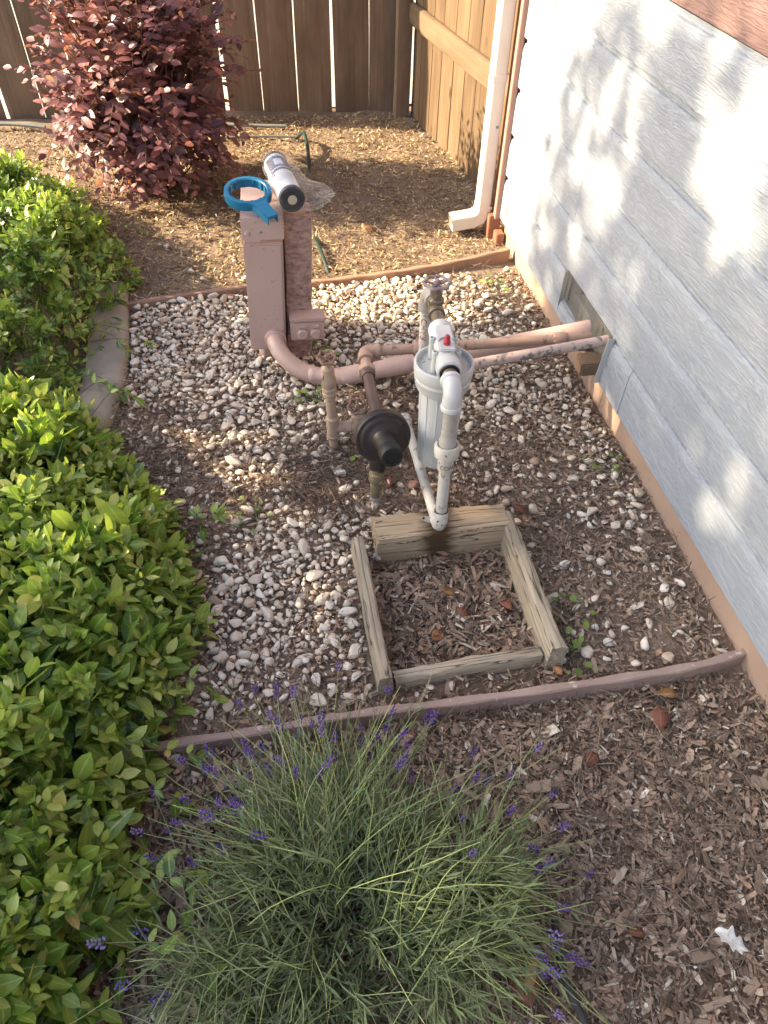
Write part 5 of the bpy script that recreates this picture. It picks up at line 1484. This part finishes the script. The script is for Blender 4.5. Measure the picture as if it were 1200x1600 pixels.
def hedge(name, poly, hmax, rise, n_shoots, leaf, label, seed, tone=0.55, lump=0.10):
    r = np.random.default_rng(seed); poly = np.array(poly)
    root = empty(name, label, 'hedge', (float(poly[:, 0].mean()), float(poly[:, 1].mean()), 0.0))
    x0, y0 = poly.min(0); x1, y1 = poly.max(0)

    def h(x, y):
        d = poly_dist(x, y, poly)
        return hmax * (1 - np.exp(-np.clip(d, 0, 9) / rise)) * (0.80 + lump * 4 * (vnoise(x * 4.2 + 5, y * 4.2 + 5, seed) - 0.35) + lump * 3 * (vnoise(x * 10 + 5, y * 10 + 5, seed + 1) - 0.5)) + 0.02

    C = np.stack([r.uniform(x0, x1, n_shoots * 6), r.uniform(y0, y1, n_shoots * 6)], 1)
    C = C[poly_dist(C[:, 0], C[:, 1], poly) > 0.012]
    C = C[in_view(np.concatenate([C, np.full((len(C), 1), 0.25)], 1), 400)][:n_shoots]
    n = len(C); hh = h(C[:, 0], C[:, 1]); e = 0.02
    gx = (h(C[:, 0] + e, C[:, 1]) - hh) / e; gy = (h(C[:, 0], C[:, 1] + e) - hh) / e
    sl_ = np.stack([-gx, -gy, np.full(n, 1.1)], 1); sl_ /= np.linalg.norm(sl_, axis=1, keepdims=True)
    depth = np.abs(r.normal(0, 0.035, n)) * (r.random(n) < 0.7) + r.random(n) * 0.12 * (r.random(n) < 0.3)
    tip = np.concatenate([C, hh[:, None]], 1) - sl_ * depth[:, None]
    sdir = sl_ + r.normal(0, 0.42, (n, 3)); sdir[:, 2] = np.abs(sdir[:, 2]) * 0.7 + 0.12; sdir /= np.linalg.norm(sdir, axis=1, keepdims=True)
    pos, axs, nrm, siz, tin, dep = [], [], [], [], [], []
    shoot_size = r.uniform(0.72, 1.2, n); shoot_tone = r.normal(0, 0.11, n)
    for k in range(5):                                   # opposite pairs down the shoot
        f = k / 4
        roll = r.uniform(0, 6.28, n) if k == 0 else roll + 1.57 + r.normal(0, 0.25, n)
        ref = np.cross(sdir, np.array([0.31, 0.2, 0.93])); ref /= np.linalg.norm(ref, axis=1, keepdims=True); ref2 = np.cross(sdir, ref)
        for s in (0, np.pi):
            side_ = ref * np.cos(roll + s)[:, None] + ref2 * np.sin(roll + s)[:, None]
            up_ = (1.1 - 0.75 * f) * sdir
            a = side_ + up_ + r.normal(0, 0.18, (n, 3))
            a[:, 2] -= 0.15 * f
            pos.append(tip - sdir * (0.075 * f * leaf / 0.045) + side_ * 0.003); axs.append(a)
            nrm.append(sdir + np.array([0, 0, 0.8]) + r.normal(0, 0.25, (n, 3)))
            siz.append(leaf * (0.50 + 0.5 * min(1, f * 1.8)) * r.uniform(0.6, 1.3, n) * shoot_size)
            tin.append(np.clip(tone + 0.30 * (1 - f) - 0.16 * f + shoot_tone + r.normal(0, 0.11, n) - depth * 2.4, 0.03, 0.97)); dep.append(depth + 0.02 * f)  # deeper leaves tinted darker: shade of the hollows put into the colour
    pos = np.concatenate(pos); axs = np.concatenate(axs); nrm = np.concatenate(nrm); siz = np.concatenate(siz); tin = np.concatenate(tin); dep = np.concatenate(dep)
    sel = r.random(len(pos)) < 0.9; pos, axs, nrm, siz, tin, dep = (q[sel] for q in (pos, axs, nrm, siz, tin, dep))
    tin[r.random(len(tin)) < 0.02] = 0.99
    pos[:, 2] = np.maximum(pos[:, 2], 0.012)
    protos = [leaf_proto(0.50, 0.22, 0.12), leaf_proto(0.46, 0.12, 0.28), leaf_proto(0.54, 0.3, 0.05), leaf_proto(0.48, 0.18, -0.05, twist=0.3)]
    Ms = frames(axs, nrm) * siz[:, None, None]; idx = r.integers(0, 4, len(pos))
    u, v, d = to_px(pos)
    score = siz / d * (u > 0) * (u < 420) * (v > 20) * (v < 1590) * (dep < 0.02)
    big = np.argsort(-score)[:280]; keep = np.ones(len(pos), bool); keep[big] = False
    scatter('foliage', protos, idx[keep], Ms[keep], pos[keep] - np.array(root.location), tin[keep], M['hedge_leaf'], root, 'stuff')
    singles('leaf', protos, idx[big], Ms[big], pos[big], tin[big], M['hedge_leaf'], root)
    # stray trailing shoots along the edge
    mb = MB(); sp, sa_, ss = [], [], []
    for k in range(14):
        i = r.integers(0, len(poly)); a_, b_ = poly[i], poly[(i + 1) % len(poly)]
        q_ = a_ + (b_ - a_) * r.random(); o_ = np.array([b_[1] - a_[1], a_[0] - b_[0]]); o_ = o_ / (np.linalg.norm(o_) + 1e-9)
        if poly_dist(np.array([q_[0] + o_[0] * .03]), np.array([q_[1] + o_[1] * .03]), poly)[0] > 0: o_ = -o_
        if q_[0] < -0.75 or o_[0] < 0.05: continue
        o_ = o_ + r.normal(0, 0.5, 2); Lq = r.uniform(0.04, 0.10)
        pth = smooth_path([(q_[0] - o_[0] * .05, q_[1] - o_[1] * .05, 0.10), (q_[0] + o_[0] * Lq * .4, q_[1] + o_[1] * Lq * .4, 0.09 + .05 * r.random()), (q_[0] + o_[0] * Lq, q_[1] + o_[1] * Lq, 0.02 + .06 * r.random())], 8)
        mb.tube([tuple(p - np.array(root.location)) for p in pth], 0.0012, 4, cap=False)
        for j in (3, 5, 6, 7):
            t_ = pth[j] - pth[j - 1]; t_ /= np.linalg.norm(t_); n_ = np.cross(t_, [0, 0, 1.0])
            for sgn in (1, -1):
                sp.append(pth[j]); sa_.append(t_ * 0.6 + n_ * sgn + r.normal(0, .2, 3)); ss.append(leaf * r.uniform(0.4, 0.75))
    ns_ = len(sp)
    scatter('trailing_leaves', protos, r.integers(0, 4, ns_), frames(np.array(sa_), r.normal(0, .3, (ns_, 3)) + [0, 0, 1]) * np.array(ss)[:, None, None],
            np.array(sp) - np.array(root.location), np.clip(r.normal(tone, .18, ns_), 0, 1), M['hedge_leaf'], root, 'stuff')
    # twigs below the leaves
    pick = r.choice(n, min(n, 700), replace=False)
    for k in pick:
        t_ = tip[k]; b = np.array([t_[0] - sl_[k, 0] * 0.10 + r.normal(0, .03), t_[1] - sl_[k, 1] * 0.10 + r.normal(0, .03), max(0.0, t_[2] - 0.16)])
        m_ = (t_ + b) / 2 + r.normal(0, .012, 3); m_[2] = max(m_[2], 0.01)
        mb.tube([tuple(b - np.array(root.location)), tuple(m_ - np.array(root.location)), tuple(t_ - sdir[k] * 0.01 - np.array(root.location))], [0.0022, 0.0016, 0.001], 4, cap=False)
    tw = mb.build('twigs', M['stem_brown'], root); tw['kind'] = 'stuff'
    # inner leaf mass filling the hedge, its inner shade put into a darker tint
    m2 = int(n_shoots * 1.5)
    C = np.stack([r.uniform(x0, x1, m2), r.uniform(y0, y1, m2)], 1); C = C[poly_dist(C[:, 0], C[:, 1], poly) > 0.03]
    C = C[in_view(np.concatenate([C, np.full((len(C), 1), 0.25)], 1), 400)]
    hh = h(C[:, 0], C[:, 1]); m2 = len(C)
    pos = np.concatenate([C, (hh * r.uniform(0.15, 0.75, m2))[:, None]], 1)
    Ms = frames(r.normal(0, 1, (m2, 3)) * [1, 1, 0.5], r.normal(0, 0.5, (m2, 3)) + [0, 0, 1]) * (leaf * 0.85 * r.uniform(0.6, 1.2, m2))[:, None, None]
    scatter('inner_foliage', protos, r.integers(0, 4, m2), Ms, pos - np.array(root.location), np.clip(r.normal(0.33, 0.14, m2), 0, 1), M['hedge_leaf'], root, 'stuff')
    return root


hedge('hedge', [(-2.0, 3.75), (-1.17, 3.78), (-0.97, 3.62), (-0.66, 3.26), (-0.47, 2.70), (-0.52, 2.46), (-0.58, 2.20), (-0.62, 1.95), (-1.0, 1.90), (-2.0, 1.95)], 0.40, 0.14, 1900, 0.044,
      'leafy green ground cover hedge mound beside the concrete kerb', 51, 0.50, 0.13)
hedge('hedge', [(-1.6, 1.96), (-0.82, 1.96), (-0.60, 1.93), (-0.50, 1.80), (-0.44, 1.64), (-0.31, 1.46), (-0.245, 1.29), (-0.215, 1.02), (-0.245, 0.89), (-0.31, 0.72), (-0.34, 0.6), (-0.32, 0.51), (-0.29, 0.41), (-0.35, 0.33), (-0.42, 0.22), (-0.5, 0.05), (-1.6, 0.05)], 0.34, 0.15, 2150, 0.061,
      'broad leaved green hedge mound spilling over the gravel beside the lavender', 52, 0.52, 0.10)


# ---- burgundy bush
def bush():
    r = np.random.default_rng(77)
    root = empty('burgundy_bush', 'tall burgundy leaved bush arching before the dark fence', 'bush', (-0.50, 3.62, 0))
    O = np.array(root.location)
    c = np.array([0.02, -0.02, 0.50]); rad = np.array([0.47, 0.44, 0.66])
    pos, axs, nrm, siz, tin = [], [], [], [], []
    st = MB()
    ns = 470
    for k in range(ns):
        dv = r.normal(size=3); dv /= np.linalg.norm(dv)
        if dv[2] < -0.8: dv[2] *= -0.6
        rr = r.uniform(0.55, 1.0) ** 0.5 * (0.86 + 0.28 * vnoise(np.array([dv[0] * 3 + 10]), np.array([dv[2] * 3 + dv[1] * 2 + 10]), 9)[0])
        if r.random() < 0.14: rr *= 1.16
        tip = c + rad * dv * rr; tip[2] = max(tip[2], 0.06 + 0.12 * r.random())
        b = np.array([r.normal(0, .05), 0.05 + r.normal(0, .05), 0.0])
        mid = b * 0.4 + (tip * 0.55) + np.array([0, 0, 0.10 + 0.14 * r.random()]); mid[2] = min(mid[2], 1.05)
        tip = tip + np.array([0, 0, -0.05 * r.random()])
        path = smooth_path([b, mid * 0.55 + b * 0.3, mid, tip], 14)
        st.tube([tuple(p) for p in path[::2]] + [tuple(path[-1])], [0.0045, 0.004, 0.0034, 0.0028, 0.0023, 0.0018, 0.0013, 0.0009], 4, cap=False)
        nl = r.integers(11, 20)
        fs = np.linspace(0.42, 1.0, nl)
        for j, f in enumerate(fs):
            q = f * 13; i = min(int(q), 12); p = path[i] + (path[i + 1] - path[i]) * (q - i); t = path[i + 1] - path[i]; t = t / np.linalg.norm(t)
            sd_ = np.cross(t, [0, 0, 1.0]); sd_ /= np.linalg.norm(sd_) + 1e-6
            a = t * 0.7 + sd_ * (1 if j % 2 else -1) + r.normal(0, 0.35, 3) + np.array([0, 0, -0.1])
            pos.append(p); axs.append(a); nrm.append(np.array([0.0, -0.3, 1.0]) + dv * 0.5 + r.normal(0, .35, 3))
            siz.append(0.060 * r.uniform(0.55, 1.2) * (1 if f < 0.9 else 0.8))
            sunlit_young = max(0, (p[2] - 0.75) / 0.5) * 0.4 + max(0, f - 0.85) * 1.0  # high leaves lightened as if sunlit, in the tint; shoot tips lighter too
            tin.append(np.clip(r.normal(0.42, 0.20) + sunlit_young * r.uniform(0.3, 1.3), 0.02, 0.99))
    pos = np.array(pos); axs = np.array(axs); nrm = np.array(nrm); siz = np.array(siz); tin = np.array(tin)
    pos[:, 2] = np.maximum(pos[:, 2], 0.03)
    protos = [leaf_proto(0.50, 0.2, 0.15), leaf_proto(0.46, 0.12, 0.3), leaf_proto(0.54, 0.25, 0.0)]
    Ms = frames(axs, nrm) * siz[:, None, None]; idx = r.integers(0, 3, len(pos))
    u, v, d = to_px(pos + O)
    score = siz / d * (u > 0) * (u < 420) * (v > 0) * (v < 360) * (np.linalg.norm((pos - c) / rad, axis=1) > 0.75)
    big = np.argsort(-score)[:280]; keep = np.ones(len(pos), bool); keep[big] = False
    scatter('foliage', protos, idx[keep], Ms[keep], pos[keep], tin[keep], M['bush_leaf'], root, 'stuff')
    singles('leaf', protos, idx[big], Ms[big], pos[big] + O, tin[big], M['bush_leaf'], root)
    st.build('stems', M['stem_brown'], root)['kind'] = 'stuff'


bush()


# ---- lavender
def lavender():
    r = np.random.default_rng(91)
    root = empty('lavender_bush', 'sprawling grey green lavender with purple flower heads before the edging', 'lavender', (0.015, 0.335, -0.02))
    O = np.array(root.location)
    spike = []
    for k in range(5):
        rr = np.random.default_rng(400 + k); mb = MB()
        nb = 13
        for i in range(nb):
            z = 0.028 * i / nb; a = i * 2.4 + rr.random(); q = 0.0042 * (1 - 0.5 * i / nb)
            c_ = Vector((q * math.cos(a), q * math.sin(a), z)); d_ = Vector((math.cos(a), math.sin(a), 0.9)).normalized()
            mb.lathe([(0.0008, 0), (0.0021, 0.002), (0.0017, 0.0045), (0.0003, 0.0065)], c_, d_, 5, cap=False)
        spike.append(Proto(mb.v, mb.f))
    ll = leaf_proto(0.13, 0.2, 0.2, 0.6, 3)
    sp_V, sp_F, sp_t = [], [], []
    st = {k: MB() for k in range(3)}
    fl = []; lpos, lax, lsz, lti = [], [], [], []
    N = 1750; clumps = []
    for k in range(26):
        a = 2 * math.pi * k / 26 + r.normal(0, .25); q = r.uniform(0.015, 0.19)
        clumps.append((q * math.cos(a) * 1.15, q * math.sin(a) * 0.9, a + r.normal(0, 0.3), r.uniform(0.65, 1.2), r.normal(0, 9), r.uniform(0.5, 1.6)))
    wts = np.array([c[5] * (0.45 if math.sin(c[2]) < -0.3 else 1.0) for c in clumps]); wts /= wts.sum()
    for k in range(N):
        cl = clumps[r.choice(26, p=wts)]
        a = cl[2] + r.normal(0, 0.42); fwd = -math.sin(a)
        L = r.uniform(0.10, 0.31) * (0.86 - 0.14 * fwd) * cl[3]
        el = RAD(np.clip(r.normal(27 - 8 * max(0, fwd), 16) + cl[4], 2, 72))
        b = np.array([cl[0] + r.normal(0, .022), cl[1] + r.normal(0, .02), 0.02 + 0.06 * r.random()])
        dirh = np.array([math.cos(a), math.sin(a), 0])
        hor = L * math.cos(el); ver = L * math.sin(el) * 0.85
        side_ = np.array([-dirh[1], dirh[0], 0]) * r.normal(0, 0.075)
        p1 = b + dirh * hor * 0.33 + np.array([0, 0, ver * 0.52])
        p2 = b + dirh * hor * 0.70 + np.array([0, 0, ver * 0.88]) + side_
        p3 = b + dirh * hor * 1.05 + np.array([0, 0, ver * r.choice([1.02, 0.85, 0.6])]) + side_ * 1.6 + r.normal(0, .008, 3)
        P_ = smooth_path([b, p1, p2, p3], 9); wv = np.sin(np.linspace(0, r.uniform(2, 5.5), 9) + r.uniform(0, 6)) * np.linspace(0, 1, 9) * r.normal(0, 0.011)
        P_ = P_ + wv[:, None] * np.array([-dirh[1], dirh[0], 0.3])
        P_[:, 2] = np.maximum(P_[:, 2], 0.012)
        tone = int(np.clip(r.normal(1.0, .75), 0, 2))
        st[tone].tube([tuple(p) for p in P_], np.linspace(0.0012, 0.0007, 9), 3, cap=False)
        if r.random() < (0.27 if math.sin(a) > 0.2 else 0.2) and math.sin(a) > -0.8 and L > 0.19:
            t = P_[-1] - P_[-2]; fl.append((P_[-1], t / np.linalg.norm(t), r.uniform(0.7, 1.15)))
        for j in range(r.integers(5, 13)):
            f = r.uniform(0.02, 0.72) * 8; i = min(int(f), 7); p = P_[i] + (P_[i + 1] - P_[i]) * (f - i); t = P_[i + 1] - P_[i]; t /= np.linalg.norm(t)
            s = np.cross(t, r.normal(size=3)); s /= np.linalg.norm(s) + 1e-6
            lpos.append(p); lax.append(t * 1.0 + s * 0.7); lsz.append(r.uniform(0.018, 0.042)); lti.append(np.clip(r.normal(0.42 + 0.15 * (f / 8), 0.16), 0, 1))
    cols = [(0.20, 0.22, 0.115), (0.28, 0.35, 0.13), (0.42, 0.50, 0.17)]
    for k in range(3):
        nm = 'lavender_stem_%s' % ('dull', 'green', 'bright')[k]
        mt = paint(nm, cols[k], tuple(0.8 * c for c in cols[k]), 20, 0.6, 0.0, 50, spec=0.3)
        o = st[k].build('stems', mt, root); o['kind'] = 'stuff'
    for k in range(1500):
        p = np.array([r.normal(0, .09), r.normal(0, .075), r.uniform(0.02, 0.10)])
        lpos.append(p); lax.append(np.array([p[0] * 6, p[1] * 6, 0.5]) + r.normal(0, .6, 3)); lsz.append(r.uniform(0.014, 0.036)); lti.append(np.clip(r.normal(0.32, 0.18), 0, 1))
    lpos = np.array(lpos); n = len(lpos)
    Ms = frames(np.array(lax), r.normal(0, .5, (n, 3)) + [0, 0, 1]) * np.array(lsz)[:, None, None]
    scatter('narrow_leaves', [ll], np.zeros(n, int), Ms, lpos, np.array(lti), M['lav_leaf'], root, 'stuff')
    # woody base
    wood_ = MB()
    for k in range(110):
        a = r.uniform(0, 6.28); d_ = r.uniform(0.03, 0.16); x0, y0 = r.normal(0, .05), r.normal(0, .045); w_ = r.normal(0, .035, 2)
        z1 = r.uniform(0.015, 0.055)
        pth = smooth_path([(x0, y0, 0.0), (x0 + d_ * 0.35 * math.cos(a) + w_[0], y0 + d_ * 0.35 * math.sin(a) + w_[1], z1), (x0 + d_ * 0.7 * math.cos(a + .3) - w_[0] * .5, y0 + d_ * 0.7 * math.sin(a + .3), z1 * 1.3), (x0 + d_ * math.cos(a), y0 + d_ * math.sin(a), z1 * 1.2 + .02)], 8)
        wood_.tube([tuple(p) for p in pth], np.linspace(r.uniform(0.0018, 0.0038), 0.0012, 8), 5)
    wood_.build('woody_base', M['lav_wood'], root)['kind'] = 'stuff'
    # flower heads, each its own part
    k = len(fl)
    P_ = np.array([f[0] for f in fl]); A_ = np.array([f[1] for f in fl]); S_ = np.array([f[2] for f in fl])
    Fm = frames(A_, r.normal(0, 1, (k, 3)))[:, :, [0, 2, 1]]
    Fm[:, :, 1] *= -1
    singles('flower_head', spike, r.integers(0, 5, k), Fm * S_[:, None, None] * 0.95, P_ + O, np.clip(r.normal(0.55, 0.22, k), 0, 1), M['lav_flower'], root, levels=5)
    return k


print('flowers', lavender())


# ================================================================ TREES THAT SHADE THE YARD (beyond the hedge, towards the sun)
def lit_fraction(hx, hy, wallz):
    """How open the crown is along the sun ray that lands at (hx, hy) on the ground, or at height wallz on the house wall."""
    onwall = wallz > 0
    n1 = vnoise(hy * 3.2 + 7, np.where(onwall, wallz, -hx) * 3.2 + 11, 31)
    n2 = vnoise(hy * 8 + 3, np.where(onwall, wallz, -hx) * 5 + 3, 32)
    t = np.full(hy.shape, 0.03)
    edge_g = 2.36 - 0.16 * np.clip(hx, 0, 1) + 0.22 * (n1 - 0.5) + 0.1 * (n2 - 0.5)
    t = np.where(~onwall, np.where(hy > edge_g, 0.96, t), t)
    # wall: open beyond 2.2 m, patches nearer
    edge_w = 2.30 - 0.15 * np.clip(wallz - 0.3, 0, 1) + 0.55 * (n1 - 0.5) + 0.25 * (n2 - 0.5)
    tw = np.where(hy > edge_w, np.clip(0.55 + 0.9 * n2, 0, 0.97), 0.05)
    for (cy_, cz_, sy, sz, a) in ((1.48, 0.90, .09, .14, 1.0), (1.62, 1.02, .04, .08, .6), (1.36, 0.78, .05, .09, .7), (2.03, 0.62, .10, .12, 0.9), (1.03, 0.34, .05, .10, .7), (1.22, 0.33, .04, .06, .5), (2.08, 0.36, .07, .06, .6), (1.75, 0.42, .05, .06, .45),
                                  (1.62, 0.05, .06, .06, .9), (1.95, 0.95, .05, .14, .7), (1.80, 0.55, .03, .10, .4), (1.35, 0.62, .03, .10, .4), (1.30, 1.0, .04, .08, .5)):
        q = ((hy - cy_) / sy) ** 2 + ((wallz - cz_) / sz) ** 2
        tw = np.maximum(tw, a * np.exp(-0.5 * q ** 2))
    t = np.where(onwall, tw, t)
    for (cx_, cy_, s_, a) in ((0.40, 1.07, .045, .8), (0.158, 1.07, .05, .9), (0.44, 0.36, .06, .6), (0.40, 1.40, .05, .4), (-0.08, 1.45, .14, .85), (-0.14, 1.15, .10, .65), (-0.05, 0.90, .08, .5), (-0.32, 1.62, .10, .8), (-0.15, 0.62, .06, .5), (-0.25, 1.0, .06, .5), (-0.2, 0.35, .05, .4),
                              (-0.7, 2.9, .2, .6), (0.24, 1.88, .06, .45), (0.0, 2.1, .08, .5)):
        q = ((hx - cx_) / s_) ** 2 + ((hy - cy_) / s_) ** 2
        t = np.where(onwall, t, np.maximum(t, a * np.exp(-0.5 * q)))
    return np.clip(t, 0.012, 0.99)


def shade_tree(name, label, base, centre, rad, n, seed, leaf=0.12, free=False):
    r = np.random.default_rng(seed)
    root = empty(name, label, 'tree', base)
    O = np.array(base)
    tr = MB(); c = np.array(centre) - O
    tr.tube([(0, 0, -0.1), (0.03, 0.02, c[2] * 0.35), (c[0] * 0.4, c[1] * 0.4, c[2] * 0.7), (c[0], c[1], c[2] * 1.1)], [0.16, 0.13, 0.10, 0.04], 10)
    for k in range(9):
        a = r.uniform(0, 6.28); z = c[2] * r.uniform(0.5, 0.95)
        tr.tube([(c[0] * .4, c[1] * .4, z * 0.85), (c[0] * .6 + rad[0] * .4 * math.cos(a), c[1] * .6 + rad[1] * .4 * math.sin(a), z + 0.3), (c[0] + rad[0] * .8 * math.cos(a), c[1] + rad[1] * .8 * math.sin(a), z + 0.6)], [0.05, 0.035, 0.01], 6)
    tr.build('trunk', M['bark'], root)
    d = r.normal(size=(n, 3)); d /= np.linalg.norm(d, axis=1, keepdims=True)
    P = np.array(centre) + np.array(rad) * d * (r.random(n) ** (1 / 2.4))[:, None]
    if not free:
        tx = (WX - P[:, 0]) / -SUN[0]; zw = P[:, 2] - tx * SUN[2]; yw = P[:, 1] - tx * SUN[1]
        tg = P[:, 2] / SUN[2]; xg = P[:, 0] - SUN[0] * tg; yg = P[:, 1] - SUN[1] * tg
        onw = zw > 0
        lit = lit_fraction(np.where(onw, WX, xg), np.where(onw, yw, yg), np.where(onw, zw, -1.0))
        keep = r.random(n) < np.clip(-np.log(lit) / 3.6, 0, 1)
        P = P[keep]; n = len(P)
    Ms = frames(r.normal(size=(n, 3)), r.normal(size=(n, 3)) + SUN * 1.2) * (leaf * r.uniform(0.6, 1.2, n))[:, None, None]
    scatter('crown', [leaf_proto(0.7, 0.1, 0.1, 0.7, 4)], np.zeros(n, int), Ms, P - O, r.random(n), M['tree_leaf'], root, 'stuff')
    return root


shade_tree('shade_tree', 'leafy garden tree beyond the hedge that dapples the house wall', (-6.6, 1.6, -0.1), (-6.2, 1.7, 4.3), (0.8, 2.6, 1.75), 13000, 61)
